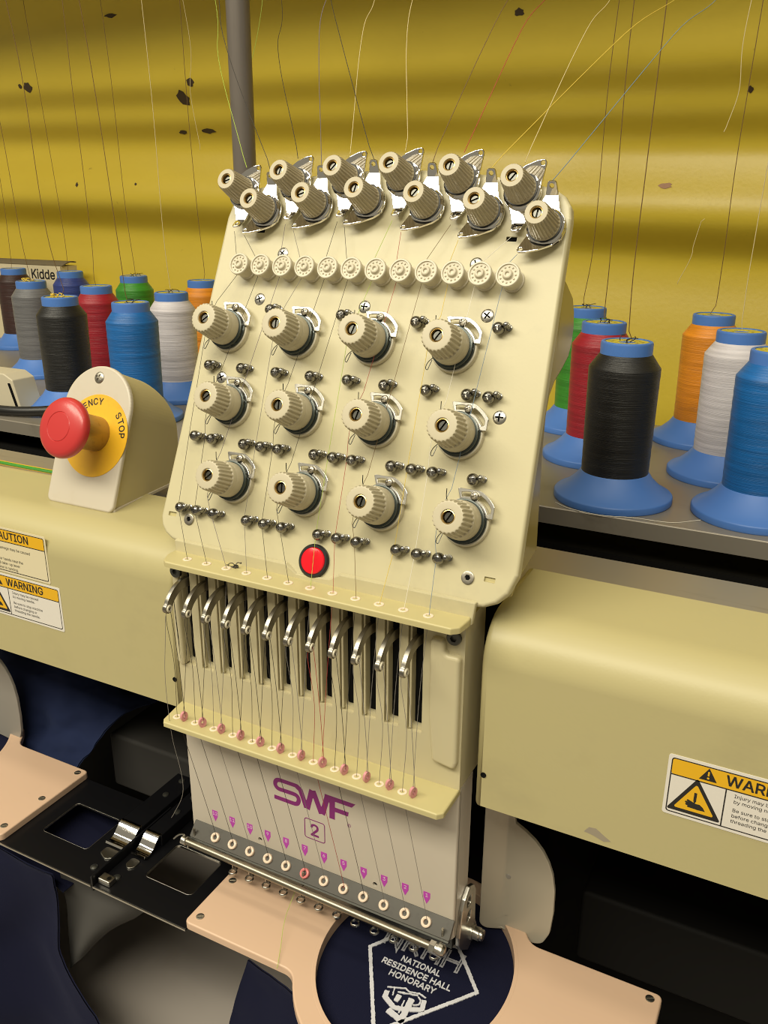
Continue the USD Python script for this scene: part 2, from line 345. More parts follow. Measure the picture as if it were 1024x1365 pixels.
# ------------------------------------------------------------------ room shell
def build_room():
    # corrugated glossy yellow wall: slope of the sheet against height, integrated to a profile
    zk = [-1000, 60, 90, 150, 230, 262, 290, 302, 316, 326, 345, 375, 388, 394, 402, 410, 419, 426, 432, 440, 455, 478, 492, 505, 560, 600, 640, 700, 760, 830, 1600]
    sk = [0.0, 0.0, 0.05, 0.14, 0.22, 0.26, 0.05, -1.15, -1.05, 0.05, 0.45, 0.25, -0.5, -1.25, -0.7, -0.05, -0.5, -1.25, -0.7, -0.12, -0.10, -0.20, -1.0, -1.1, -0.9, -0.5, -0.1, -0.3, 0.1, 0, 0]
    z = np.unique(np.concatenate([np.arange(-1000, 60, 60.), np.arange(60, 860, 3.), np.arange(860, 1620, 50.)]))
    s = np.interp(z, zk, sk); s = np.convolve(np.pad(s, 2, mode='edge'), np.ones(5) / 5, 'valid')
    y = np.concatenate([[0], np.cumsum((s[1:] + s[:-1]) / 2 * np.diff(z))]); y = y - np.interp(200., z, y)
    KW = 1.156
    z = 325 + (z - 325) * KW; z[0] = -1000; z[-1] = 1750; y = y * KW
    xs = np.linspace(-2600, 1900, 60)
    P = np.zeros((len(xs), len(z), 3))
    for i, x in enumerate(xs):
        P[i, :, 0] = x; P[i, :, 1] = 575 + y; P[i, :, 2] = z - 0.022 * (x + 160)
    P[:, 0, 2] = -1000
    V = grid(P)
    wall = obj('wall_back', V, 'wall_yellow', kind='structure', smooth=True)
    def yw(x, zz): return 575 + float(np.interp(zz + 0.022 * (x + 160), z, y))
    # worn patches and specks that stay on the paint
    def mark(name, x, zz, w, h, m, seed, label=None):
        r = np.random.default_rng(seed); k = 12
        k_ = KW; x0, z0_ = x, zz
        for _ in range(12):
            x, zz = 268 + (x0 - 268) * k_, 325 + (z0_ - 325) * k_
            k_ = .5 * k_ + .5 * (yw(x, zz) + 313) / 768
        w, h = w * k_, h * k_
        pts = [(w / 2 * (0.65 + 0.5 * r.random()) * math.cos(a), h / 2 * (0.65 + 0.5 * r.random()) * math.sin(a)) for a in np.arange(k) * 2 * np.pi / k]
        V = [(x, yw(x, zz) - 0.5, zz)] + [(x + p[0], yw(x + p[0], zz + p[1]) - 0.5, zz + p[1]) for p in pts]
        F = [(0, 1 + i, 1 + (i + 1) % k) for i in range(k)]
        V2 = V + [(a, b + 0.4, c) for a, b, c in V]
        F += [(a + k + 1, c + k + 1, b + k + 1) for a, b, c in F] + [(1 + (i + 1) % k, 1 + i, 1 + i + k + 1) for i in range(k)] + [(1 + (i + 1) % k, 1 + i + k + 1, 1 + (i + 1) % k + k + 1) for i in range(k)]
        obj(name, TM(V2, F), m, wall, label=label)
    for q, (x, zz, w, h) in enumerate([(-363, 432, 15, 13), (-353, 446, 9, 9), (-366, 400, 11, 4), (-333, 400, 20, 5), (-585, 453, 14, 11), (-597, 455, 6, 5), (-452, 514, 16, 4), (183, 413, 5, 4.5), (-525, 350, 4, 5), (-437, 350, 3, 3), (-12, 492, 6, 4), (-5, 480, 10, 6)]):
        mark('paint_chip', x, zz, w, h, 'rust_mark', 100 + q)
    mark('tape_scrap', 128, 345, 11, 5, 'tape_pink', 150, 'small pinkish scrap of tape')
    obj('floor', boxm(-2600, -2200, -1020, 1900, 760, -1000), 'concrete', kind='structure')
build_room()
# ------------------------------------------------------------------ machine beam
def beam_profile_cover(x0, x1, name, par, label=None):
    """moulded cover: front face at y=4, rounded top edge, gently sloping top"""
    r = 22
    pts = [(4, 62), (4, 158 - r)]
    for a in np.linspace(0, math.pi / 2, 9): pts.append((4 + r * (1 - math.cos(a)), 158 - r + r * math.sin(a)))
    pts += [(64, 160), (64, 157)]
    for a in np.linspace(math.pi / 2, 0, 9): pts.append((6.5 + (r - 2) * (1 - math.cos(a)), 157 - r - 1 + (r - 1) * math.sin(a)))
    pts += [(6.5, 64), (40, 64), (40, 62)]
    # solid body with open back so that its end shows a lip
    e = slab(Polygon([(p[0], p[1]) for p in [(4, 62), (4, 158 - r)] + pts[2:11] + [(64, 160), (64, 62)]]).buffer(0), 0, x1 - x0 - 6, 0)
    body = xf(e, frame((x0 + 3, 0, 0), (0, 1, 0), (0, 0, 1), (1, 0, 0)))
    caps = []
    for side in (0, 1):
        prev = None
        poly0 = Polygon([(p[0], p[1]) for p in [(4, 62), (4, 158 - r)] + pts[2:11] + [(64, 160), (64, 62)]]).buffer(0)
        cap = slab(poly0, 0, 3.0, 2.4, 4)
        if side: M = frame((x1 - 3, 0, 0), (0, 1, 0), (0, 0, 1), (1, 0, 0))
        else: M = frame((x0 + 3, 0, 0), (0, 1, 0), (0, 0, 1), (-1, 0, 0))
        caps.append(xf(cap, M))
    return obj(name, cat(body, caps), 'beam_paint', par, label=label, smooth=40)
def sticker(par, x0, z0, x1, z1, head, lines, pict, base='sticker_white', lh=3.0, tx=None, title_h=4.6, name='warning_sticker', label=None):
    """printed sheet on the beam's front face (y=4)"""
    y = 4.0
    Mx = lambda q: frame((0, y - q, 0), (1, 0, 0), (0, 0, 1), (0, -1, 0))
    st = obj(name, xf(slab(rrect(x0, z0, x1, z1, 1.2), 0, 0.25), Mx(0)), base, par, label=label)
    w = x1 - x0; hb = 7.6
    ix0, iz0, ix1, iz1 = x0 + 1.3, z0 + 1.3, x1 - 1.3, z1 - 1.3
    inner = rrect(ix0, iz0, ix1, iz1, 1.2)
    bd = [inner.difference(rrect(ix0 + .45, iz0 + .45, ix1 - .45, iz1 - .45, .9)), sbox(ix0, iz1 - hb - .5, ix1, iz1 - hb)]
    if pict: bd.append(sbox(ix0 + 21.5, iz0, ix0 + 22, iz1 - hb))
    obj('printed_border', xf(slab(unary_union(bd), 0.25, 0.31), Mx(0)), 'print_black', st)
    obj('header_band', xf(slab(rrect(ix0 + .45, iz1 - hb, ix1 - .45, iz1 - .45, .8), 0.25, 0.30), Mx(0)), 'sticker_yellow', st)
    L = []
    t = text(head, title_h, 0.06, True); tw = t.bounds[1][0]
    cx = (ix0 + ix1) / 2 + 4
    L.append(xf(mv(t, cx - tw / 2, iz1 - hb / 2 - title_h / 2, 0.30), Mx(0)))
    tri = Polygon([(-3.4, -2.7), (3.4, -2.7), (0, 3.1)])
    bang = unary_union([sbox(-.35, -.6, .35, 1.5), Point(0, -1.6).buffer(.5)])
    L.append(xf(mv(slab(tri.difference(bang), 0.30, 0.36), cx - tw / 2 - 6.5, iz1 - hb / 2, 0), Mx(0)))
    x = tx if tx is not None else (ix0 + 25 if pict else ix0 + 3)
    z = iz1 - hb - .8 - lh
    for ln in lines:
        if ln:
            L.append(xf(mv(text(ln, lh * 0.62, 0.05), x, z, 0.25), Mx(0)))
        z -= lh * 1.02 if ln else lh * 0.55
    if pict:
        c = (ix0 + 10.8, iz0 + 7.6)
        T = lambda s: Polygon([(c[0] - 9.6 * s, c[1] - 5.6 * s), (c[0] + 9.6 * s, c[1] - 5.6 * s), (c[0], c[1] + 10.4 * s)]).buffer(.6)
        L.append(xf(slab(T(1.0).difference(T(0.72)), 0.25, 0.31), Mx(0)))
        obj('warning_triangle', xf(slab(T(0.72), 0.25, 0.29), Mx(0)), 'sticker_yellow', st)
        hx, hz = c
        hand = unary_union([sbox(hx - .55, hz + .6, hx + .55, hz + 4.6), Polygon([(hx - .55, hz + .6), (hx + .55, hz + .6), (hx, hz - .6)]),
                            LineString([(hx - 2.6, hz + .2), (hx + .6, hz - 1.0)]).buffer(.45), LineString([(hx - 3.2, hz - .7), (hx + .8, hz - 1.5)]).buffer(.45), LineString([(hx - 3.0, hz - 1.7), (hx + 1, hz - 2.1)]).buffer(.45), LineString([(hx - 2.2, hz - 2.6), (hx + 1, hz - 2.7)]).buffer(.4),
                            Polygon([(hx, hz - .6), (hx + 2, hz - .4), (hx + 3.4, hz - 1.4), (hx + 4.4, hz - 3.0), (hx + 1, hz - 3.2)])]).buffer(0)
        L.append(xf(slab(hand, 0.29, 0.33), Mx(0)))
    obj('lettering', cat(L), 'print_black', st)
def build_beam():
    b = thing('machine_beam', 'long yellowed cream machine beam running behind the embroidery head', 'machine beam', (65, 34, 62))
    for x0, x1 in ((-760, -21), (153.2, 620)):
        c = beam_profile_cover(x0, x1, 'beam_cover', b)
        hx = x1 - 3.4 if x0 < 0 else x0 + 3.2
        obj('screw_hole', xf(lathe([(1.35, 0), (1.35, 0.4), (0.9, 0.4), (0.8, 0.1)], 16), frame((hx + (-.6 if x0 < 0 else .6), 4.0, 79.5), (1, 0, 0), (0, 0, 1), (0, -1, 0))), 'void_black', b)
    obj('top_plate', rbox(-760, 66, 138, 620, 121, 149, 1.0), 'alu_plate', b, label='grey brushed metal plate along the back of the beam')
    obj('rear_cover', boxm(-760, 150.5, 64, 620, 184, 118), 'machine_dark', b)
    obj('beam_core', boxm(-760, 66, 64, 620, 150, 137), 'machine_dark', b)
    wl = ['Injury may be caused', 'by moving needle.', '', 'Be sure to stop machine', 'before changing or', 'threading the needle.']
    sticker(b, 236.0, 88.8, 304, 117.4, 'WARNING', wl, True, lh=2.55, label='white warning label with a needle and hand triangle, right of the head')
    sticker(b, -174.5, 88.6, -107, 116.9, 'WARNING', wl, True, lh=2.55, label='white warning label below the caution label, left of the head')
    sticker(b, -180, 118.0, -113.5, 147.6, 'CAUTION', ['', 'Mechanical damage may be caused', 'by winding.', '', "Don't put your hands near the", 'needle bar & take-up lever', 'while machine is running.'], False, base='sticker_cream', lh=2.8, tx=-168, name='caution_sticker', label='cream caution label, uppermost of the two left labels')
    # worn chip at the lower edge of the right cover
    obj('paint_chip', xf(slab(Polygon([(0, 0), (2, 3.0), (5, 3.4), (9, 0.8), (12, -1), (9, -2.2), (4, -.6)]), 0, 0.08), frame((205, 4.0, 66.5), (1, 0, 0), (0, 0, 1), (0, -1, 0))), 'alu_plate', b)
build_beam()

# ------------------------------------------------------------------ embroidery head
TILT = math.radians(23)
Un, Vn, Nn = np.array([1, 0, 0.]), np.array([0, math.sin(TILT), math.cos(TILT)]), np.array([0, -math.cos(TILT), math.sin(TILT)])
def PF(u, v, n=0): return frame(np.array([0, 0, 160.]) + u * Un + v * Vn + n * Nn, Un, Vn, Nn)
def PP(u, v, n=0): return np.array([0, 0, 160.]) + u * Un + v * Vn + n * Nn
FRONT = lambda x, z, y=0: frame((x, y, z), (1, 0, 0), (0, 0, 1), (0, -1, 0))      # local z points out of the front face
UPZ = lambda x, y, z: frame((x, y, z), (1, 0, 0), (0, 1, 0), (0, 0, 1))
XPL = lambda x: frame((x, 0, 0), (0, 1, 0), (0, 0, 1), (1, 0, 0))                  # local (x, y) -> world (y, z), thickness along x
def cross_cut(r, w, z0, z1): return join(boxm(-r, -w / 2, z0, r, w / 2, z1), boxm(-w / 2, -r, z0, w / 2, r, z1))
def phillips(r, h):
    a = lathe([(r, -0.6), (r, 0.1), (r * .93, h * .5), (r * .7, h * .85), (r * .3, h)], 20)
    return cut(a, rotz(cross_cut(r * .62, r * .24, h - .7, h + 1), 25))
def pan_screw(r, h): return cut(lathe([(r, 0), (r, h * .45), (r * .85, h * .8), (r * .5, h * .97), (0, h)], 20), rotz(cross_cut(r * .6, r * .22, h * .45, h + 1), 30))
def hexsock(r, h):
    hexa = slab(Polygon([(r * .48 * math.cos(a), r * .48 * math.sin(a)) for a in np.arange(6) * math.pi / 3]), h * .3, h + 1)
    return cut(lathe([(r, 0), (r, h * .8), (r * .88, h)], 24), hexa)
def eyelet(ro, ri, h):
    m = []
    prof = [(ri + .1, 0), (ro, 0), (ro, h * .5), (ro * .93, h * .85), ((ro + ri) / 2, h), (ri * 1.1, h * .8), (ri, h * .3), (ri, 0)]
    n = 24; th = np.arange(n) * 2 * np.pi / n; V = []; F = []
    for r, z in prof: V += [(r * math.cos(t), r * math.sin(t), z) for t in th]
    k = len(prof)
    for i in range(k - 1):
        for j in range(n):
            q = (j + 1) % n; F.append((i * n + j, i * n + q, (i + 1) * n + q, (i + 1) * n + j)[::1])
    return TM(V, F)

KN = [(-4.8 + 10.1 * r + 41.3 * c, v) for r, v in enumerate((115.2, 77.4, 40.1)) for c in range(4)]
UPK = [(-11, 186.4), (19.1, 190.5), (48.6, 192.2), (78.1, 193.0), (108.0, 191.5), (137.7, 186.4)]
LOK = [(4.8, 176.5), (33.9, 179.4), (62.4, 181.7), (93.2, 179.6), (122.5, 176.5), (151.3, 170.6)]
ROLL = [(-1.9 + 12.9 * i, 147.6) for i in range(12)]
PINS = [(u0 + 10.3 * k + 41 * c, v) for v, u0, ks, cs in ((59.3, -11.4, None, 4), (22.4, -12.0, None, 4)) for c in range(4) for k in range(3)]
PINS = [p for p in PINS if not (abs(p[1] - 59.3) < 1 and p[0] > 121.5 and abs(p[0] - 140.7) > 9)]
PINS = [(-11.6, 59.5), (-1.0, 59.4)] + [(18.8 + 41 * c + 10.3 * k, 59.1) for c in range(3) for k in range(3)] + [(140.7, 58.7)] \
     + [(-12 + 41 * c + 10.3 * k, 22.3) for c in range(4) for k in range(3)] \
     + [(-11.2, 96.4), (8.9, 96.4), (29.7, 96.1), (49.5, 96.0), (70.1, 96.0), (89.6, 95.6), (110.8, 95.4), (130.7, 95.3), (140.8, 95.2), (19.4, 127.2), (60.3, 126.8), (99.7, 126), (139.4, 125.8)]
def build_head():
    H = thing('embroidery_head', 'cream multi-needle embroidery head with twelve beige tension knobs, numbered two', 'embroidery head', (65, 0, -45))
    # --- tilted tension panel
    out = [(-27, 16), (-25.5, 11.5), (-22.5, 8), (-18, 5.6), (-12, 4.3), (24, 3.2), (46, 3.4), (52, 2.2), (58, -.6), (63, -1.4), (74, -1.3), (79, 0.2), (85, 3.0), (91, 3.4), (117, 3.5), (147, 4.2), (153, 5.2), (158.5, 7.8), (163, 12.5), (166, 21),
           (160.6, 176), (159.6, 181.5), (156.5, 186), (151, 189.5), (138, 192.8), (118, 196.3), (95, 198.6), (70, 199.5), (45, 198.6), (20, 196.2), (2, 192.6), (-12, 189.0), (-17, 186), (-20, 181.5), (-21.6, 175)]
    P = Polygon(out).buffer(-2).buffer(2, quad_segs=4)
    body = slab(P, -5, 0, 1.6, 3)
    cuts = [mv(rbox(-2.5, -1.1, -1.2, 2.5, 1.1, 1, .2), *q) for q in ((-19.8, 18, 0), (154.2, 17.3, 0), (1.2, 168.2, 0), (135.5, 166.5, 0))]
    panel = obj('tension_panel', xf(cut(body, *cuts), PF(0, 0)), 'cream', H, smooth=40)
    for u, v, m in ((-19.8, 18, 'ledge'), (154.2, 17.3, 'ledge'), (1.2, 168.2, 'void_black'), (135.5, 166.5, 'void_black')):
        obj('slot_floor', xf(boxm(-2.45, -1.05, -1.25, 2.45, 1.05, -1.0), PF(u, v)), m, panel)
    # housing behind the panel, seen from its right side
    side = [(-4, 166), (13, 169.5), (18, 172.7), (43, 178), (44.6, 197), (46.2, 225), (49, 240), (53, 248), (60, 253), (70, 256.5), (80, 261), (85, 267), (87, 274), (86.5, 281), (83, 288), (72, 295), (57, 303), (52, 300)]
    hp = Polygon(side)
    front_line = Polygon([(-80, 100), (PP(0, -60, -4.5)[1], PP(0, -60)[2]), (PP(0, -20, -4.5)[1], PP(0, -20, -4.5)[2]), (PP(0, 160, -4.5)[1], PP(0, 160, -4.5)[2]), (PP(0, 260, -4.5)[1], PP(0, 260, -4.5)[2]), (-80, 420)])
    hp = hp.difference(front_line.buffer(0))
    if hp.geom_type != 'Polygon': hp = max(hp.geoms, key=lambda g: g.area)
    hp = hp.buffer(-.4).buffer(.4)
    hb = xf(slab(hp, 0, 182, 1.2, 3), XPL(-20))
    v, f = arr(hb)
    # follows the panel's slight taper towards the top
    k = (v[:, 2] - 170) / 150
    v[:, 0] = np.where(v[:, 0] > 65, v[:, 0] + 1.5 - 4.0 * k, v[:, 0] - 1.5 + 4.0 * k)
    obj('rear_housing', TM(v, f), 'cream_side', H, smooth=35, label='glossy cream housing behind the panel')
    # --- tension knobs
    NK = 24
    base = lathe([(12.7, 0), (12.7, 2.2), (12.4, 2.7), (11.6, 3.0)], 48)
    disc = lathe([(11.3, 3.0), (11.7, 3.3), (11.7, 3.9), (10.9, 4.2), (10.9, 5.4, 1), (11.3, 5.6), (11.3, 6.4), (10.4, 6.7)], rib=18, depth=.9)
    collar = lathe([(10.1, 6.6), (10.1, 8.5), (9.95, 11.5), (9.7, 12.0), (9.6, 12.2)], 56)
    knob = lathe([(9.5, 12.0), (9.75, 12.3), (9.6, 14.6), (9.35, 14.9), (9.3, 15.2, 1), (9.0, 20.0, 1), (8.6, 23.8, 1), (8.3, 24.9, .8), (7.9, 25.3, .35), (7.2, 25.5), (3.9, 25.5), (3.6, 25.2), (3.5, 24), (3.4, 20)], rib=NK, depth=0.75)
    # brass bush with the dark slotted stud inside
    bush = lathe([(3.45, 20.2), (3.45, 24.9), (3.05, 25.0), (2.75, 24.3), (2.7, 21)], 28)
    stud = cut(lathe([(2.6, 20.4), (2.6, 23.4), (2.3, 23.8)], 24), boxm(-3, -.45, 22.2, 3, .45, 25))
    # thin bright bail with its window
    ring = Point(0, 0).buffer(17.2, quad_segs=20).difference(Point(0, 0).buffer(11.0, quad_segs=20))
    wedge = Polygon([(0, 0)] + [(30 * math.cos(a), 30 * math.sin(a)) for a in np.radians(np.linspace(12, 112, 12))])
    bail = ring.intersection(wedge).intersection(sbox(-8, 3, 14.6, 16.4)).buffer(-.5).buffer(.5)
    win = Point(0, 0).buffer(15.2, quad_segs=20).difference(Point(0, 0).buffer(12.4, quad_segs=20)).intersection(Polygon([(0, 0)] + [(30 * math.cos(a), 30 * math.sin(a)) for a in np.radians(np.linspace(24, 66, 9))])).intersection(sbox(-8, 3, 13, 15)).buffer(-.3).buffer(.3)
    win2 = Point(0, 0).buffer(14.9, quad_segs=20).difference(Point(0, 0).buffer(12.6, quad_segs=20)).intersection(Polygon([(0, 0)] + [(30 * math.cos(a), 30 * math.sin(a)) for a in np.radians(np.linspace(86, 106, 6))])).buffer(-.25).buffer(.25)
    bailm = slab(bail.difference(win).difference(win2), 3.4, 4.3, .25, 2)
    bscrew = mv(pan_screw(2.3, 2.2), 3.4, 13.2, 4.0)
    SK = np.diag([.86, .86, .94, 1])
    base, disc, collar, knob, bush, stud, bailm, bscrew = [xf(m, SK) for m in (base, disc, collar, knob, bush, stud, bailm, bscrew)]
    for q, (u, v) in enumerate(KN):
        rz = (q * 37) % 50 - 25
        T = obj('tension_knob', xf(rotz(knob, rz), PF(u, v)), 'knob_beige', H)
        obj('base_disc', xf(base, PF(u, v)), 'roller_white', T)
        obj('tension_disc', xf(rotz(disc, rz * 2), PF(u, v)), 'ring_dark', T, label='dark ribbed disc')
        obj('collar', xf(collar, PF(u, v)), 'knob_beige', T)
        obj('brass_bush', xf(bush, PF(u, v)), 'brass', T)
        obj('slotted_stud', xf(rotz(stud, 40 + (q * 53) % 70), PF(u, v)), 'dark_steel', T)
        obj('bail', xf(bailm, PF(u, v)), 'steel', T)
        obj('bail_screw', xf(bscrew, PF(u, v)), 'dull_steel', T)
        a = spline([(-8.4, 7, 6.8), (-9.6, 9, 7.4), (-10.0, 11, 8.5), (-9.8, 14.5, 10)], 4)
        b = spline([(-8.6, -6.5, 6.6), (-10.8, -9.5, 7.2), (-11.4, -12.5, 7.6), (-10.2, -13.5, 7.6), (-9.6, -11, 7.2), (-9, -8, 6.8)], 4)
        w = cat(sweep(a, .22, 5), sweep(b, .22, 5))
        obj('check_spring', xf(xf(w, SK), PF(u, v)), 'dark_steel', T)
    # --- upper pre-tension knobs on chrome brackets
    pk = lathe([(9.0, 5.2), (9.2, 5.6), (9.0, 6.6), (8.9, 7.0, 1), (8.0, 13, 1), (7.2, 18.2, 1), (6.9, 19.0, .6), (6.4, 19.5), (3.7, 19.5), (3.5, 19.2), (3.4, 15)], rib=26, depth=0.6)
    pb = lathe([(3.4, 15.2), (3.4, 19.0), (2.95, 19.1), (2.75, 18.6), (2.7, 15.5)], 24)
    ps = cut(lathe([(2.6, 15), (2.6, 17.6), (2.2, 18)], 20), boxm(-3, -.5, 16.6, 3, .5, 19))
    pd = lathe([(10.6, 3.4), (11.0, 3.7), (10.9, 4.4), (9.8, 5.0), (9.4, 5.4)], 44)
    pw = lathe([(9.3, 5.0), (9.9, 5.2), (9.9, 5.8), (9.4, 6.0)], 36)
    long_ = Polygon([(-7.8, -1), (-6.6, 6), (-4.4, 11), (-2.9, 14.5), (2.9, 14.5), (4.4, 9), (6.6, 3), (8.0, -1)])
    disc_ = Point(0, 0).buffer(8.6, quad_segs=14)
    short_ = Polygon([(-8.4, -1), (-8.0, -4.2), (7.6, -5.2), (8.2, -1)])
    plate = slab(unary_union([long_, disc_, short_]).buffer(-.5).buffer(1, quad_segs=4).buffer(-.5), 2.4, 3.3, .2, 2)
    def bent(poly, hole, hinge, deg, ax):
        t = slab(poly.difference(Point(*hole).buffer(1.0, quad_segs=5)), 0, .9, .2, 2)
        v, f = arr(t); p, d = np.array(hinge, float), np.array(ax, float); d /= np.linalg.norm(d); nrm = np.array([-d[1], d[0]])
        s = (v[:, :2] - p) @ nrm; al = (v[:, :2] - p) @ d; a = math.radians(deg)
        w = p + al[:, None] * d + (s * math.cos(a) - v[:, 2] * math.sin(a))[:, None] * nrm
        return TM(np.column_stack([w, 2.4 + s * math.sin(a) + v[:, 2] * math.cos(a)]), f)
    tab1 = bent(rounded([(-2.9, 14.3), (2.9, 14.3), (1.9, 20.8), (-1.9, 20.8)], 1.2), (0, 18.8), (0, 14.4), 38, (1, 0))
    tab2 = bent(rounded([(-8.2, -4.0), (7.8, -5.0), (4.5, -8.6), (-1, -11.6), (-6.0, -13.2), (-9.6, -13.6), (-10.4, -12.0)], .8), (-8.7, -12.0), (-8, -4.2), -24, (.998, -.06))
    brk = cat(plate, tab1, tab2)
    SP = np.diag([.76, .76, 1, 1])
    pk, pb, ps, pd, pw = [xf(m, SP) for m in (pk, pb, ps, pd, pw)]
    for row, spots in enumerate((UPK, LOK)):
        for q, (u, v) in enumerate(spots):
            rz = 180 if row == 0 else 0
            T = obj('pretension_knob', xf(rotz(pk, (q * 29) % 40), PF(u, v)), 'knob_tan', H)
            obj('bracket', xf(rotz(brk, rz + (3 if row == 0 else 0)), PF(u, v)), 'chrome', T, label='bright chrome bracket with threading holes')
            obj('pressure_disc', xf(pd, PF(u, v)), 'chrome', T)
            obj('felt_washer', xf(pw, PF(u, v)), 'black_plastic', T)
            obj('brass_bush', xf(pb, PF(u, v)), 'brass', T)
            obj('slotted_stud', xf(rotz(ps, 20 + (q * 61 + row * 30) % 90), PF(u, v)), 'dark_steel', T)
            obj('spacer_post', xf(lathe([(4, -.2), (4, 2.5)], 20), PF(u, v)), 'dull_steel', T)
    # --- sensor rollers
    rb = lathe([(5.2, 0), (5.2, 1.2), (4.7, 1.5), (4.7, 6.3), (5.35, 6.8), (5.5, 7.4), (5.5, 8.6), (5.2, 9.0), (4.6, 9.0), (4.45, 8.4), (2.6, 8.3), (2.3, 8.5), (1.95, 9.6), (1.5, 9.8), (1.0, 9.7), (0.8, 9.0)], 36)
    dots = [mv(lathe([(.42, 8.2), (.42, 8.75), (.25, 8.9)], 8), 3.5 * math.cos(a), 3.5 * math.sin(a), 0) for a in np.arange(12) * math.pi / 6]
    for u, v in ROLL:
        T = obj('sensor_roller', xf(rb, PF(u, v)), 'roller_white', H)
        obj('wheel_dots', xf(cat(dots), PF(u, v)), 'roller_white', T)
    # --- guide pins, screws, indicator
    pin = cut(lathe([(2.3, 0), (2.3, 1.2), (1.7, 1.4), (1.7, 2.0), (2.6, 2.2), (2.75, 2.6), (2.75, 3.4), (1.9, 3.7), (1.9, 4.2), (2.8, 4.5), (2.9, 5.2), (2.6, 6.2), (1.8, 6.9), (0.8, 7.15)], 20), rotz(cross_cut(1.7, .5, 6.3, 8), 20))
    hexs = lambda r, a, b: slab(Polygon([(r * math.cos(t), r * math.sin(t)) for t in np.arange(6) * math.pi / 3]), a, b, .3, 2)
    sleeve = cat(lathe([(1.5, 0), (1.5, .8), (1.0, 1.0), (1.0, 3.0)], 14), hexs(1.45, 2.2, 3.3), hexs(1.45, 3.9, 5.4), lathe([(.9, 3.0), (.9, 4.2)], 12), lathe([(1.2, 5.2), (1.0, 5.9), (.5, 6.2)], 14))
    dome_ = cut(lathe([(2.0, 0), (2.0, 1.6), (2.7, 1.9), (2.75, 3.2), (2.4, 4.4), (1.6, 5.1), (.8, 5.4)], 20), rotz(cross_cut(1.5, .55, 4.5, 8), 20))
    pin = cat(mv(dome_, -1.2, -.2, 0), mv(sleeve, 2.7, 1.0, 0))
    for q, (u, v) in enumerate(PINS): obj('guide_pin', xf(rotz(pin, (q * 41) % 14 - 7), PF(u, v)), 'pin_steel', H)
    for q, (u, v) in enumerate([(8.6, 132.8), (17.2, 156.6), (68.9, 132.2), (121.2, 154.7), (131.0, 131.6), (145.2, 87.2), (-5.6, 91.2)]):
        w = obj('panel_screw', xf(rotz(phillips(3.1, .7), q * 31), PF(u, v)), 'steel', H)
        obj('cross_recess', xf(rotz(cross_cut(1.75, .7, .02, .12), q * 31 + 25), PF(u, v)), 'void_black', w)
    for u, v in ((144.4, 16.4), (-8.5, 17)):
        w = obj('hex_bolt', xf(hexsock(2.9, .9), PF(u, v)), 'dull_steel', H)
        obj('hex_socket', xf(lathe([(1.25, .28), (1.25, .4)], 6), PF(u, v)), 'void_black', w)
    L = obj('indicator_lamp', xf(lathe([(8.0, 0), (8.0, 1.2), (7.4, 1.8), (6.5, 1.8), (6.3, 1.2)], 40), PF(68, 9.6)), 'black_plastic', H, label='round red indicator lamp in a black bezel')
    obj('red_lens', xf(lathe([(6.3, 0.8), (6.3, 1.9), (5.9, 2.4), (4, 2.8), (2, 2.95)], 40), PF(68, 9.6)), 'lamp_red', L)
    # --- band below the panel and the upper thread ledge
    band = rounded([(-13, 156), (149.5, 156), (151, 167), (84, 166.5), (78, 163), (60, 162), (54, 166), (-13.5, 166)], .6)
    obj('seam_band', xf(slab(band, 0, 2.2, .5, 2), FRONT(0, 0, 2.0)), 'cream', H)
    led = rounded([(-11, -12), (-14, -5.5), (-14, 1), (149, 1), (149.5, -3), (148.6, -11), (145.4, -14), (-8.5, -14)], 1.0)
    up_ = obj('upper_thread_ledge', xf(slab(led, 157, 160, .8, 3), UPZ(0, 0, 0)), 'ledge', H, label='upper of the two yellowed ledges with small white eyelets')
    flat_eye = eyelet(2.3, 1.1, .4)
    for i in range(12): obj('eyelet', xf(flat_eye, UPZ(-0.3 + 12.05 * i, -6.6 - .08 * i, 159.95)), 'ceramic', up_)
    # --- needle case with its slots
    case = boxm(-17, 0, 70, 147, 24, 157)
    xs = [-8.2 + 12.07 * i for i in range(12)]
    cs = []
    for x in xs:
        cs.append(xf(slab(rrect(x - 5.2, 94.5, x + 2.4, 170, .9), -2.4, 5), FRONT(0, 0, 0)))
        cs.append(xf(slab(rrect(x - 3.4, 96.5, x + 2.3, 170, 1.2), -9.0, 5), FRONT(0, 0, 0)))
    case = cut(case, *cs)
    C = obj('needle_case', case, 'case', H, smooth=25, label='cream slotted needle case')
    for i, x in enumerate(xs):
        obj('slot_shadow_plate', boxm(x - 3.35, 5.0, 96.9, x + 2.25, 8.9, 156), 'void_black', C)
        obj('slot_lip', xf(slab(rrect(x - 4.5, 95.5, x - 3.4, 156.5, .4), -2.45, -.5, .3, 2), FRONT(0, 0, 0)), 'case', C)
    # raised embossed shields at the two ends of the slot field
    bossR = slab(shapely.simplify(rounded([(131.4, 110), (133.5, 84), (145, 82), (146, 86), (146, 140.5), (138.5, 140.5), (138, 147.5), (131.4, 147.5)], 2.2), .03), -.2, 3.4, 1.6, 4)
    obj('embossed_shield', xf(bossR, FRONT(0, 0)), 'case', C)
    bossL = slab(rounded([(-16.4, 97), (-11.8, 94), (-11.8, 140), (-16.4, 140)], 1.0), -.2, 3.0, 1.6, 3)
    obj('embossed_shield', xf(bossL, FRONT(0, 0)), 'case', C)
    for x in (-13.6, 142): 
        obj('case_screw', xf(hexsock(3.4, 1.8), FRONT(x, 148.6, -.2)), 'dark_steel', C)
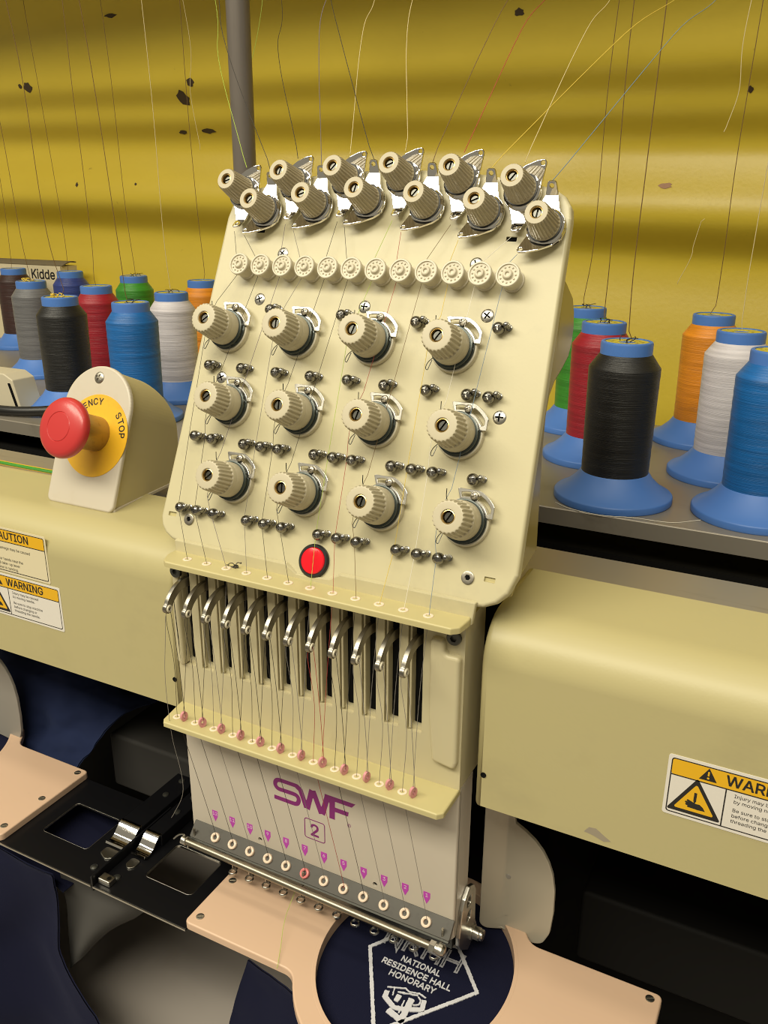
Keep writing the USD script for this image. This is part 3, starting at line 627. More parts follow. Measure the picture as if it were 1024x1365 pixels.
    # --- take-up levers
    def lever(x, tip_z):
        path = spline([(8, 2.2), (3, 4.6), (-3, 5.2), (-8.6, 3.6), (-12.8, 0.2), (-15.0, -3.6)], 6)   # (y, z - tip)
        w = np.interp(np.linspace(0, 1, len(path)), [0, .5, .85, 1], [2.7, 2.5, 2.3, 2.3])
        t = np.gradient(path, axis=0); t /= np.linalg.norm(t, axis=1, keepdims=True); nn = np.stack([-t[:, 1], t[:, 0]], 1)
        pg = Polygon(np.vstack([path + nn * w[:, None], (path - nn * w[:, None])[::-1]])).buffer(0)
        pg = unary_union([pg, Point(-15.2, -3.6).buffer(2.7, quad_segs=8)]).buffer(.3).buffer(-.3)
        pg = shapely.simplify(pg.difference(Point(-15.2, -3.6).buffer(1.1, quad_segs=6)), .03)
        a = slab(pg, 0, 1.1, .2, 2); b = xf(a, np.diag([1, 1, -1, 1]))
        m = cat(xf(a, frame((x, 0, tip_z), (0, 1, 0), (0, 0, 1), (1, 0, 0))), xf(b, frame((x, 0, tip_z), (0, 1, 0), (0, 0, 1), (1, 0, 0))))
        lv = obj('take_up_lever', m, 'lever_steel', H, smooth=35)
        e = eyelet(2.0, .9, .9)
        obj('lever_eyelet', xf(e, frame((x + 1.05, -15.2, tip_z - 3.6), (0, 1, 0), (0, 0, 1), (1, 0, 0))), 'roller_white', lv)
        return lv
    for i in range(12): lever(-8.2 + 12.07 * i, 138.6 - 0.05 * i)
    # --- lower thread ledge with its two rows of eyelets
    led = rounded([(-18, -.5), (-15, -18), (-13, -20.5), (144.5, -20.5), (147, -18), (147, 2), (-18, 2)], .8)
    lo = obj('lower_thread_ledge', xf(slab(led, 67.2, 70, .8, 3), UPZ(0, 0, 0)), 'ledge', H, label='lower of the two yellowed ledges with pink and white eyelets')
    pink = eyelet(2.1, .75, 1.6)
    for i in range(12):
        obj('eyelet', xf(flat_eye, UPZ(-9.6 + 12.14 * i, -13.3, 69.95)), 'ceramic', lo)
        m = cat(xf(pink, frame((-0.8, 0, 0), (0, 1, 0), (0, 0, 1), (1, 0, 0))), xf(pink, frame((0.8, 0, 0), (0, 1, 0), (0, 0, 1), (-1, 0, 0))))
        v, f = arr(m); v[:, 2] *= 1.35; v[:, 1] *= 1.0; v[:, 0] *= .8
        obj('pink_eyelet', xf(rotz(TM(v, f), -12 - (i * 17) % 25), UPZ(-3.9 + 12.17 * i, -14.4, 72.7)), 'ceramic_pink', lo, label='upright pink porcelain eyelet')
    # --- white face cover with print
    fc = rounded([(-17, 69), (147, 69), (147, -19.5), (145.6, -21), (-14.8, -15.6), (-17, -13.5)], 1.2)
    fco = slab(fc, 0, 2.4, 1.0, 3)
    fco = cut(fco, mv(lathe([(1.35, 0), (1.35, 8)], 16), 30.7, -4, -2), mv(lathe([(1.35, 0), (1.35, 8)], 16), 102.7, -4, -2))
    F = obj('face_cover', xf(fco, FRONT(0, 0, 2.4)), 'face_white', H, smooth=40, label='white lower face cover with purple lettering')
    obj('cover_side', cat(boxm(145.2, 2.0, -20, 147, 17, 69.5), boxm(-17, 2.0, -14, -15.2, 17, 69.5), boxm(-15, 15.2, -12, 145, 17, 69)), 'face_white', F)
    for x in (30.7, 102.7): obj('cover_screw', xf(pan_screw(1.25, .8), FRONT(x, -4, 1.6)), 'dark_steel', F)
    # letters S W F: sheared bars
    wid, h = 3.4, 12.2
    def bar(pts, w=wid): return LineString(pts).buffer(w / 2, cap_style=2, join_style=2, mitre_limit=3)
    Sp = spline([(41.6, 28.6), (48.5, 28.6), (55.0, 28.7), (56.9, 30.6), (56.9, 33.0), (55.0, 34.5), (49, 34.6), (44.4, 34.6), (42.6, 36.4), (42.9, 38.8), (44.9, 40.2), (50, 40.4), (56.2, 40.4)], 5)
    logo = unary_union([bar(Sp, 2.5), bar([(55.8, 40.4), (58.4, 38.6), (61.9, 28.6)], 3.0), bar([(62.3, 28.2), (65.5, 41.0)], 3.1), bar([(66.2, 41.0), (71.0, 28.2)], 3.1), bar([(71.6, 28.2), (74.8, 40.4)], 3.1),
                        Polygon([(73.2, 41.6), (91.4, 41.6), (89.2, 38.9), (73.2, 38.9)]), Polygon([(79, 35.3), (87.4, 35.3), (87.0, 32.6), (79, 32.6)]), bar([(77.7, 39.9), (77.5, 27.6)], 3.3)])
    logo = logo.intersection(sbox(38, 27.3, 92, 41.6)).buffer(.25).buffer(-.25)
    obj('logo_print', xf(slab(logo, 0, .06), FRONT(0, 0, 0)), 'print_purple', F, label='purple block-letter logo SWF')
    reg = cat(slab(Point(0, 0).buffer(1.05).difference(Point(0, 0).buffer(.85)), 0, .06), mv(centred(text('R', 1.0, .06)), 0, 0, 0))
    obj('registered_mark', xf(reg, FRONT(87.6, 27.2)), 'print_purple', F)
    fr = rrect(60.2, 9.6, 73.0, 22.4, 1.6); fr = fr.difference(fr.buffer(-.5))
    two = centred(text('2', 7.4, .06, True))
    obj('head_number', cat(xf(slab(fr, 0, .06), FRONT(0, 0)), xf(two, FRONT(66.6, 16.0))), 'print_purple', F, label='framed purple number 2')
    for i in range(12):
        x = 12.0 * i; n = 12 - i
        mk = Polygon([(-1.9, 3.6), (1.9, 3.6), (1.9, .2), (0, -3.8), (-1.9, .2)])
        a = obj('needle_mark', xf(slab(mk, 0, .05), FRONT(x, .3)), 'print_pink', F, label='pink arrow mark numbered %d' % n)
        obj('mark_number', xf(centred(text(str(n), 2.1, .05)), FRONT(x, 1.9, -.05)), 'print_white', a)
    # --- eyelet bar and spring rod along the bottom
    q = math.radians(48); d1, d2 = np.array([0, -math.cos(q), -math.sin(q)]), np.array([0, -math.sin(q), math.cos(q)])
    ebf = lambda x, a=0, b=0: frame(np.array([x, -3.6, -11.2]) + a * d1 + b * d2, (1, 0, 0), -d1, d2)
    strip = slab(rrect(-14.5, -4.6, 147.5, 5.4, 1.0), -1.2, 0, .3, 2)
    eb = obj('eyelet_bar', xf(strip, ebf(0)), 'bar_steel', H, label='steel strip carrying twelve cream eyelets below the cover')
    ev = eyelet(2.75, 1.25, 1.5)
    for i in range(12): obj('bar_eyelet', xf(ev, ebf(2.3 + 11.95 * i)), 'ceramic_red' if i == 5 else 'ceramic', eb, label='reddish eyelet' if i == 5 else None)
    obj('bar_lip', xf(boxm(-14, -5.6, -3.4, 147, -4.4, -.6), ebf(0)), 'dark_steel', eb)
    rail = obj('needle_rail', boxm(-12, 1, -27, 146, 12, -16), 'dark_steel', H)
    prof = []
    for k in range(0, 158): prof += [(1.95, k * 1.0), (2.1, k * 1.0 + .5)]
    ra, rbp = np.array([-13.5, -11.5, -13.6]), np.array([145.5, -11.5, -16.6])
    ax = rbp - ra; ln = np.linalg.norm(ax); ax /= ln; yy = np.array([0, 1, 0.]); zz = np.cross(ax, yy)
    RM = frame(ra, yy, zz, ax)
    rod = obj('spring_rod', xf(lathe(prof, 14), RM), 'rod_steel', H, label='long thin coil-sprung steel rod')
    obj('end_nut', xf(cat(slab(Polygon([(3.1 * math.cos(a), 3.1 * math.sin(a)) for a in np.arange(6) * math.pi / 3]), 153, 156, .3, 2), mv(lathe([(2.7, 0), (2.7, 1.6)], 20), 0, 0, 156), mv(lathe([(3.3, 0), (3.3, 2.2), (2.4, 3.4), (1, 3.8)], 20), 0, 0, 157.6)), RM), 'steel', rod)
    obj('end_nut', xf(lathe([(2.7, -1.5), (2.7, 1.2), (2.3, 1.6)], 20), RM), 'steel', rod)
    obj('hook_wire', sweep(spline([(-13.5, -11, -12), (-15, -10.5, -10.8), (-18, -11.4, -11.5), (-20.5, -13, -14)], 5), .5, 6), 'steel', rod)
    for x in (-11.5, 62, 143.5):
        obj('rod_clip', cat(boxm(x - .5, -12, -17.5, x + .5, -5.5, -16.0), boxm(x - .5, -6, -17.5, x + .5, -5, -9)), 'dull_steel', rod)
    # --- steel end bracket at the right
    ep = rounded([(3, -26), (3, -21), (6, -6), (9, -1.5), (15, 2.5), (21, -1), (24, -6), (25, -27), (28, -33), (26, -38), (16, -40), (6, -31)], 1.2)
    ep = ep.difference(rrect(12, -10, 18, -4, 2)).difference(rrect(12.5, -20, 18, -13.5, 2))
    eb2 = obj('end_bracket', xf(slab(ep, 0, 2.0, .5, 2), XPL(147.3)), 'steel', H, label='polished steel bracket at the lower right corner')
    bolt = cat(lathe([(4.2, 0), (4.2, 1.2), (3.4, 1.3), (3.4, 4.5), (2.9, 5)], 24), mv(hexsock(3.0, 2), 0, 0, 4.6))
    obj('bracket_bolt', xf(bolt, frame((149.3, 20.5, -31.5), (0, 1, 0), (0, 0, 1), (1, 0, 0))), 'steel', eb2)
    # --- needle clamps and presser feet under the cover
    for i in range(12):
        x = 8.0 + 11.62 * i; y = 2.5
        foot = obj('presser_foot', xf(cat(eyelet(2.6, 1.7, 1.4)), UPZ(x, y, -38.5)), 'steel', H)
        obj('foot_shank', cat(boxm(x - 1.2, y + 1.6, -37.8, x + 1.2, y + 3.2, -20), mv(lathe([(2.2, 0), (2.2, 3), (1.6, 3.6)], 14), x, y + 3.4, -30)), 'dark_steel', foot)
        obj('needle', mv(lathe([(.15, -36), (.45, -32), (.5, -24), (.9, -22), (.9, -16)], 10), x, y, 0), 'steel', foot)
    return H
build_head()
# ------------------------------------------------------------------ emergency stop box on the beam
def build_estop():
    a = math.radians(22); z0 = 158.4
    o = np.array([-112, 29.5, z0])
    U = np.array([1, 0, 0.]); V = np.array([0, math.sin(a), math.cos(a)]); N = np.array([0, -math.cos(a), math.sin(a)])
    F = lambda u=0, v=0, n=0: frame(o + u * U + v * V + n * N, U, V, N)
    T = thing('emergency_stop_box', 'cream arched emergency stop box with large red mushroom button', 'emergency stop', (-112, 64, z0))
    arch = unary_union([sbox(-26.6, 3, 26, 58), Point(-.3, 58.5).buffer(26.3, quad_segs=20), sbox(-26.6, 0, 26, 20)]).buffer(-4).buffer(4, quad_segs=8)
    body = xf(slab(arch.buffer(-1.0), -100, -2.0), F())
    side = Polygon([(31, z0 + .6), (31 + 40, z0 + 110), (56, z0 + 84), (66, z0 + 82.5), (76, z0 + 77), (86, z0 + 66), (94, z0 + 50), (99, z0 + 30), (100, z0 + 12), (99, z0 + .6)])
    side = Polygon([(28, z0 + 1.2), (61.5, z0 + 83)] + [(61.5 + 38.5 * math.sin(t), z0 + 33 + 50 * math.cos(t)) for t in np.linspace(.12, math.pi / 2, 14)] + [(100, z0 + 1.2)])
    prism = xf(slab(side, 0, 80), XPL(-152))
    hb = man(body) ^ man(prism)
    v, f = arr(hb); v[:, 0] -= (v[:, 1] - 30) * 0.10
    obj('housing', TM(v, f), 'estop_side', T, smooth=25, label='dull olive-cream side housing')
    obj('front_plate', xf(slab(arch, -2.4, 0, 1.2, 4), F()), 'estop_face', T, smooth=40)
    base = slab(Polygon([(-138.4, 32), (-86, 32), (-93.5, 99.5), (-145, 99.5)]).buffer(-1).buffer(1), z0 - .3, z0 + 1.4, .4, 2)
    obj('base_plate', base, 'estop_face', T)
    sc = obj('screw', xf(rotz(phillips(3.6, .9), 40), F(-2, 77.5)), 'dull_steel', T)
    lab = obj('round_label', xf(slab(Point(3, 43.2).buffer(24.6, quad_segs=24), 0, .3), F()), 'estop_yellow', T, label='round yellow emergency stop label')
    L = []
    def arc(s, c, h):
        for i, ch in enumerate(s):
            am = c + ((len(s) - 1) / 2 - i) * 0.205
            m = mv(centred(text(ch, h, .06, True)), 0, 20.4, 0)
            L.append(xf(mv(rotz(m, math.degrees(am) - 90), 3, 43.2, .3), F()))
    arc('EMERGENCY', math.radians(137), 3.8)
    arc('STOP', math.radians(24), 4.0)
    obj('lettering', cat(L), 'print_black', lab)
    obj('collar', xf(lathe([(10.4, .3), (10.4, 20), (10.2, 21)], 44), F(3.8, 44.2)), 'collar_brass', T, label='worn brass collar')
    b = obj('mushroom_button', xf(lathe([(11, 20.8), (16.0, 21.6), (17.2, 22.6), (17.5, 24.2), (17.3, 25.8), (16.4, 27.2), (14.6, 28.2), (11.5, 28.9), (8.7, 29.2), (8.4, 28.9), (8.0, 29.25), (4, 29.4)], 56), F(3.6, 43.6)), 'button_red', T, label='large red mushroom push button')
build_estop()

# ------------------------------------------------------------------ tray and thread cones
ZT = 150
def build_tray():
    T = thing('spool_tray', 'long grey metal tray with folded front lip holding thread cones', 'tray', (65, 300, ZT - 11))
    m = slab(Polygon([(186, ZT - 11), (187.2, ZT - 11), (187.2, ZT - 1.4), (442.4, ZT - 1.4), (442.4, ZT), (186.6, ZT), (186, ZT - .6)]), 0, 1750)
    m2 = None
    obj('tray_sheet', xf(m, XPL(-1150)), 'tray_metal', T, smooth=20)
    obj('tray_extension', boxm(-1150, 442.4, ZT - 1.4, -290, 566, ZT), 'tray_metal', T)
    for x in (-900, -420, 60, 430): obj('tray_bracket', boxm(x, 200, 20, x + 6, 430, ZT - 1.5), 'machine_dark', T)
    obj('tray_support', boxm(-1150, 196, 40, 600, 430, 122), 'machine_dark', T)
build_tray()
CONES = [('green', 85.5, 403, 'bright green thread cone farthest back right of the head', 1), ('red', 121.8, 312.5, 'dark red thread cone behind the black cone right of the head', 1),
         ('black', 157.6, 223.0, 'black thread cone at the front of the tray right of the head', 1), ('orange', 184.5, 403, 'orange thread cone at the back of the right tray', 0),
         ('white', 213.9, 310.1, 'white thread cone between the orange and blue cones on the right', 0), ('blue', 242.6, 230.5, 'bright blue thread cone cut by the right picture edge', 0),
         ('brown', -690, 490, 'dark brown thread cone at the left picture edge', 0), ('grey', -509, 359.0, 'grey thread cone left of the black cone on the left tray', 2),
         ('black', -349, 250, 'black thread cone standing behind the red emergency button', 2), ('navy', -588, 489, 'navy blue thread cone behind the grey cone', 0),
         ('red', -405.3, 350, 'red thread cone between the black and blue cones on the left', 0), ('green', -469, 473, 'grass green thread cone at the back of the left tray', 1),
         ('blue', -262.3, 246, 'bright blue thread cone right behind the emergency stop box', 1), ('white', -292.7, 333.0, 'white thread cone between blue cone and head on the left', 1),
         ('orange', -360, 462, 'orange thread cone half hidden by the head\'s left edge', 0)]
CONE_TOPS = []
def build_cones():
    spool = lathe([(36.5, 0), (37.2, .8), (37.2, 4.0), (36.4, 5.0), (34.6, 5.4), (30, 8.6), (24.5, 13.5), (21.6, 17.5), (20.0, 19), (16, 20), (14.6, 85), (14.6, 89)], 56)
    cap = lathe([(14.8, 88), (15.6, 88.4), (15.7, 96.4), (15.3, 97.5), (14.3, 97.9), (13.4, 97.7), (13.3, 96.9)], 48)
    labl = lathe([(13.3, 96.7), (13.2, 97.2), (5.2, 97.2), (5.0, 96.8)], 40)
    spool, cap, labl = [xf(m, np.diag([1, 1, 1.03, 1])) for m in (spool, cap, labl)]
    for nm, x, y, label, tuft in CONES:
        r = np.random.default_rng(abs(int(x * 7 + y)) % 9999)
        T = thing('thread_cone', label, 'thread cone', (x, y, ZT), group='thread cones on the metal tray')
        sp = mv(spool, x, y, ZT)
        obj('spool_base', sp, 'spool_blue', T, smooth=45)
        prof = [(21.0, 17.4)]
        zz = np.linspace(18.2, 80.5, 34)
        for k, z in enumerate(zz): prof.append((20.9 + (z - 18) * 0.012 + .05 * math.sin(z * .9 + x) + .04 * math.sin(z * 2.3 + y), z))
        prof += [(21.65, 82), (21.5, 82.6), (20.9, 83.3), (15.9, 90.2), (14.5, 91)]
        obj('thread_winding', mv(lathe([(a, b * 1.03) for a, b in prof], 56), x, y, ZT), 'yarn_' + nm, T, smooth=60, label='%s wound thread' % nm)
        obj('spool_cap', mv(cap, x, y, ZT), 'spool_blue', T, smooth=45)
        obj('cap_label', mv(labl, x, y, ZT), 'spool_label', T, label='yellow paper label')
        if tuft:
            L = []
            for k in range(7 if tuft == 2 else 4):
                p0 = np.array([x + r.normal() * 3, y + r.normal() * 3, ZT + 100]); P = [p0]
                for s in range(4): P.append(P[-1] + [r.normal() * 1.6, r.normal() * 1.6, 1.5 - s * .5])
                L.append(sweep(spline(P, 3), .3 if tuft == 1 else .45, 5))
            obj('thread_tuft', cat(L), 'thread_yellow' if tuft == 2 else 'thread_dark', T)
        CONE_TOPS.append((nm, x, y))
build_cones()

def build_misc():
    # cardboard box at the far left, on the back of the tray
    T = thing('cardboard_box', 'flat cardboard box with open lid behind the left thread cones', 'box', (-700, 420, ZT))
    x0, x1, y0, y1, zt = -960, -652, 533, 562, 252
    M = frame((0, 0, 0), (1, 0, 0), (0, 1, 0), (0, 0, 1))
    obj('box_body', cut(boxm(x0, y0, ZT, x1, y1, zt), boxm(x0 + 2, y0 + 2, ZT + 2, x1 - 2, y1 - 2, zt + 5)), 'cardboard', T)
    flap = grid(np.array([[(x, y0 + 2 + t * (y1 - y0 - 4), zt + 1 + 5 * math.sin(t * 2.2)) for t in np.linspace(0, 1, 8)] for x in np.linspace(x0 - 4, x1 + 2, 6)]), 1.5)
    obj('lid_flap', flap, 'cardboard_top', T)
    obj('lettering', xf(mv(text('Kidde', 12, .1, True), 0, 0, 0), frame((x1 - 56, y0, zt - 17), (1, 0, 0), (0, 0, 1), (0, -1, 0))), 'print_black', T)
    # steel post behind the head
    P = obj('steel_pole', mv(lathe([(6.6, 0), (6.6, 1400)], 32), -49.4, 124, -280), 'pole_steel', label='slim dark steel pole rising behind the head\'s left corner', cat='pole', smooth=50)
    # rack plate above the frame that the threads run up to, carried by the post
    R_ = thing('thread_rack', 'grey metal thread rack plate carried by the steel pole above the machine', 'thread rack', (-200, 300, 618))
    rk = slab(unary_union([sbox(-1100, 335, 640, 500), sbox(-75, 100, -24, 340)]).difference(Point(-49.4, 124).buffer(7)), 618, 621, 0)
    obj('rack_plate', rk, 'tray_metal', R_)
    obj('rack_collar', cut(mv(lathe([(13, 0), (13, 22)], 28), -49.4, 124, 621), mv(lathe([(6.7, -2), (6.7, 30)], 28), -49.4, 124, 621)), 'dull_steel', R_)
    # earth wire on the beam
    w = spline([(-760, 40, 161.4), (-500, 52, 161.4), (-260, 62, 162.4), (-190, 64, 162.2), (-160, 66, 161.6), (-146, 70, 161.4)], 12)
    W = thing('earth_wire', 'yellow and green striped earth wire lying along the left beam', 'wire', (-400, 55, 160))
    obj('wire_jacket', sweep(w, 1.5, 10), 'estop_yellow', W)
    obj('green_stripe', sweep(w + [0, -.55, .25], 1.15, 8), 'yarn_green', W)
    # cream clip-shaped bracket and black cable at far left of the tray
    B = thing('plastic_bracket', 'small off-white plastic bracket at the left picture edge', 'bracket', (-385, 205, ZT - 20))
    pb = slab(rounded([(-430, ZT - 1), (-366, ZT - 1), (-374, ZT + 30), (-384, ZT + 35), (-430, ZT + 35)], 2), 0, 24, 1, 3)
    obj('bracket_body', xf(pb, frame((0, 232, 0), (1, 0, 0), (0, 0, 1), (0, -1, 0))), 'offwhite', B)
    obj('bracket_slot', xf(slab(rounded([(-373, ZT + 5), (-370, ZT + 5), (-377, ZT + 27), (-380, ZT + 27)], .6), 0, .5), frame((0, 208, 0), (1, 0, 0), (0, 0, 1), (0, -1, 0))), 'void_black', B)
    c = spline([(-520, 200, ZT + 4), (-420, 196, ZT + 4.4), (-360, 200, ZT + 5), (-320, 222, ZT + 7), (-300, 260, ZT + 5)], 10)
    obj('black_cable', sweep(c, 4.5, 12), 'black_plastic', label='thick black cable along the front of the left tray', cat='cable')
build_misc()
# ------------------------------------------------------------------ hoops, sash plates, cloth
ZH = -43
def build_hoop(dx, label, cloth):
    T = thing('hoop_frame', label, 'embroidery hoop', (dx + 124, 0, ZH - 12), 'peach embroidery hoops')
    c = affinity.translate(affinity.scale(Point(0, 0).buffer(1, quad_segs=24), 50, 58), 126.5, 1)
    o = affinity.translate(affinity.scale(Point(0, 0).buffer(1, quad_segs=24), 60.5, 69), 126.5, -1)
    body = unary_union([rrect(3, -35.5, 245, 38, 3), o]).buffer(9, quad_segs=8).buffer(-9, quad_segs=8)
    body = affinity.translate(body.difference(c), dx, 0)
    body = shapely.simplify(body, .06)
    obj('hoop_plate', slab(body, ZH - 4.5, ZH, .9, 3), 'peach', T, smooth=40)
    ring = affinity.translate(c.buffer(2.2).difference(c.buffer(-.1)), dx, 0).simplify(.03)
    obj('inner_ring', slab(ring, ZH - 11, ZH + .05, .3, 2), 'peach', T, smooth=40)
    for x, y in ((9, -29), (8.5, 1), (9, 30), (239.5, -28), (239.5, 2), (239.5, 33)):
        obj('hoop_screw', mv(cut(lathe([(2.2, -.5), (2.2, .35), (1.9, .5)], 20), rotz(boxm(-2, -.3, .1, 2, .3, 2), 30)), dx + x, y, ZH), 'dull_steel', T)
    return T
def cloth_sheet(P, thick=1.2, amp=3.0, freq=.02, seed=3):
    P = P.copy(); n = meshkit.fbm(P * freq + 11.3, 4, seed) - .5
    d = np.cross(np.gradient(P, axis=0), np.gradient(P, axis=1)); d /= np.maximum(np.linalg.norm(d, axis=2, keepdims=True), 1e-9)
    return grid(P + d * (n * amp)[..., None] * 2, thick)
def strokes(lines, w):
    return unary_union([LineString(l).buffer(w / 2, cap_style=2, join_style=2) for l in lines])
def fuzzy(poly, seed, amp=.22):
    """stitched edge: the outline jitters like satin stitch ends"""
    r = np.random.default_rng(seed); out = []
    for g in getattr(poly, 'geoms', [poly]):
        e = shapely.segmentize(g, .7)
        def j(R): return [(x + r.normal() * amp, y + r.normal() * amp) for x, y in list(R.coords)[:-1]]
        q = Polygon(j(e.exterior), [j(i) for i in e.interiors if Polygon(i).area > .6]).buffer(0)
        out.append(q)
    return unary_union(out)
def build_hoops():
    build_hoop(0, 'peach plastic embroidery hoop directly beneath the head', True)
    build_hoop(-387, 'peach plastic embroidery hoop at the left picture edge', False)
    # two black sash plates between the hoops
    for x0, x1, wx0, wx1, lab in ((-152, -66.2, -129, -90.2, 'black metal sash plate with square window, left of the clamp seam'), (-64.4, 4, -44, -9, 'black metal sash plate with square window, partly under the head')):
        T = thing('sash_plate', lab, 'sash plate', ((x0 + x1) / 2, 0, ZH - 8), 'sash plates between the hoops')
        p = rrect(x0, -36, x1, 36, 1.0).difference(rrect(wx0, -15.7, wx1, 14.6, 3.0))
        obj('plate', slab(p, ZH - 6.2, ZH - 4.9, .3, 2), 'black_paint', T)
        e = rrect(wx0 - .05, -15.75, wx1 + .05, 14.65, 3.0); e = e.difference(e.buffer(-.45))
        obj('bright_window_edge', slab(e, ZH - 6.3, ZH - 5.0, .2, 2), 'steel', T, label='bare bright metal window edge')
        obj('bright_front_edge', boxm(x0, -36.4, ZH - 6.2, x1, -35.9, ZH - 5.1), 'steel', T, label='bare bright metal front edge')
        obj('rivet', mv(lathe([(2.4, 0), (2.2, .6), (1.2, 1.1)], 20), (-75 if x0 < -100 else -57), -24.5, ZH - 4.9), 'dark_steel', T)
    # upright blade along the seam
    b = obj('seam_blade', slab2(-66.0, -36, ZH - 9, -64.6, 34, ZH + 1.5, .5), 'black_paint', label='narrow upright black blade between the two sash plates', cat='bar')
    # latch tab
    L = obj('latch_tab', cut(rbox(-63.5, -33, ZH - 5, -54.5, -27, ZH - 1, .8), mv(lathe([(1.5, -3), (1.5, 6)], 16), -57, -30, ZH - 3)), 'steel', label='small bright latch tab at the front of the seam', cat='latch')
    # clamps
    for x, w, y1, lab in ((-83, 16.5, 62, 'dark bar clamp with curled chrome lip, left of the pair'), (-62.4, 11.8, 52, 'dark bar clamp with curled chrome lip, right of the pair')):
        T = thing('sash_clamp', lab, 'clamp', (x + w / 2, 30, ZH - 5), 'sash clamps')
        obj('clamp_bar', rbox(x, 8, ZH - 4.9, x + w, y1, ZH + 3.5, .8), 'black_paint', T)
        arcp = [(9 , ZH + 3.4), (6.5, ZH + 3.0), (3.5, ZH + .6), (0.5, ZH - 2.4), (-3.5, ZH - 3.6), (-7, ZH - 2.2)]
        q = spline(arcp, 5); sh = LineString(q).buffer(.7, cap_style=2)
        obj('curled_lip', xf(slab(sh, 0, w - 1, .2, 2), XPL(x + .5)), 'chrome', T, label='curled chrome lip')
        obj('lip_tongue', mv(slab(rounded([(0, -7), (w - 5, -7), (w - 5, -13), (w / 2 - 2, -16), (0, -13)], 2), ZH - 4.9, ZH - 4.0, .3, 2), x + 2.5, -1, 0), 'steel', T)
        for yy in (y1 - 6, y1 - 22): obj('bar_rivet', mv(lathe([(2.2, 0), (2.0, .6), (1, 1.0)], 18), x + w / 2, yy, ZH + 3.5), 'dark_steel', T)
    # hooped navy garment with its embroidery
    G = thing('hooped_garment', 'navy garment stretched in the hoop with white embroidered emblem', 'garment', (126, 0, -70))
    el = affinity.translate(affinity.scale(Point(0, 0).buffer(1, quad_segs=24), 49.8, 57.8), 126.5, 1)
    obj('hooped_cloth', slab(el, -50.5, -49.3, 0), 'navy_cloth', G, smooth=30)
    zc = -49.3
    dia = Polygon([(98.4, 1.8), (111.5, 21), (141.5, 23.6), (161.0, 1.6), (124.6, -43)])
    obj('embroidered_border', slab(fuzzy(dia.buffer(.6, join_style=2).difference(dia.buffer(-1.3, join_style=2)), 5, .12), zc, zc + .5), 'stitch_white', G, label='white satin-stitched diamond outline')
    def st_text(s, x0, x1, y, h, m, dy=0):
        t = text(s, h, .35, True); w = t.bounds[1][0] - t.bounds[0][0]
        k = (x1 - x0) / w; v, f = arr(t); v[:, 0] = (v[:, 0] - t.bounds[0][0]) * k + x0; v[:, 1] += y + dy; v[:, 2] += zc
        return TM(v, f)
    obj('embroidered_lettering', cat(st_text('NATIONAL', 117.4, 139.6, 1.5, 3.5, ''), st_text('RESIDENCE HALL', 108.8, 148.0, -4.1, 3.5, ''), st_text('HONORARY', 115.6, 141.6, -9.3, 3.5, '')), 'stitch_white', G, label='white stitched words national residence hall honorary')
    def ini(l, x0): return [[(x0 + p[0] * 8.2, 7.6 + p[1] * 12.5) for p in q] for q in l]
    N_ = [[(0, 0), (0, 1), (1, 0), (1, 1)]]; R_ = [[(0, 0), (0, 1), (.8, 1), (1, .8), (.8, .55), (0, .5)], [(.45, .5), (1, 0)]]; H_ = [[(0, 0), (0, 1)], [(1, 0), (1, 1)], [(0, .5), (1, .5)]]
    sh_ = strokes(ini(N_, 104) + ini(R_, 115.6) + ini(H_, 126.8) + ini(H_, 138.0), 2.0)
    obj('embroidered_initials', slab(fuzzy(sh_.difference(sh_.buffer(-.75, join_style=2)), 3, .08), zc, zc + .4), 'stitch_grey', G, label='large grey outlined initials under the needles')
    thick = [[(119.8, -18.5), (120.2, -22.2), (126.7, -25.5), (131.8, -24.4)], [(134.5, -23.2), (140.0, -20.4), (138.8, -14.9)], [(126.4, -18.0), (126.3, -22.0)]]
    stem = [[(132.9, -17.0), (133.4, -30.6), (124.9, -28.2)]]
    thin = [[(118.8, -16.4), (127.5, -13.0), (130.0, -13.9), (135.1, -12.5), (139.0, -13.4)], [(124.7, -16.7), (134.8, -13.9)], [(130.6, -27.4), (129.9, -19.6)], [(122.5, -15.6), (123.2, -19.4)], [(135.4, -14.6), (137.2, -15.8), (137.4, -18.6), (134.9, -20.2)]]
    emb = unary_union([strokes(thick, 2.5), strokes(stem, 3.2), strokes(thin, .7)])
    obj('embroidered_monogram', slab(fuzzy(emb, 9, .1), zc, zc + .5), 'stitch_white', G, label='white stitched interlocked monogram')
    # loose body of the garment hanging below the hoop
    us, vs = np.linspace(0, 1, 36), np.linspace(0, 1, 30); P = np.zeros((36, 30, 3))
    for i, u in enumerate(us):
        for j, v in enumerate(vs):
            x = 42 + 190 * u - 26 * v * (1 - u) + 20 * v * u
            P[i, j] = (x, -30 - 12 * math.sin(u * math.pi) - 25 * v + 7 * math.sin(u * 15 + v * 2) * v, -56 - 112 * v)
    obj('hanging_body', cloth_sheet(P, 1.2, 4, .03, 4), 'navy_cloth', G, smooth=True)
    # left garment hanging from the left hoop
    D = thing('hanging_garment', 'dark navy garment hanging in folds below the left hoop', 'garment', (-250, -40, -200))
    P = np.zeros((48, 34, 3))
    for i, u in enumerate(np.linspace(0, 1, 48)):
        for j, v in enumerate(np.linspace(0, 1, 34)):
            q_ = min(1, max(0, (v - .5) / .42)); x = -420 + 319 * u + 46 * q_ * q_ * (3 - 2 * q_) * u ** 4
            y = -33 + 13 * math.sin(u * 21 + v * 2.5) * v ** .7 - 14 * v + 10 * u * v - 48 * v * (1 - u) ** .6
            z = -56 - (133 - 26 * (max(0, u - .85) / .15) ** 2) * v
            P[i, j] = (x, y, z)
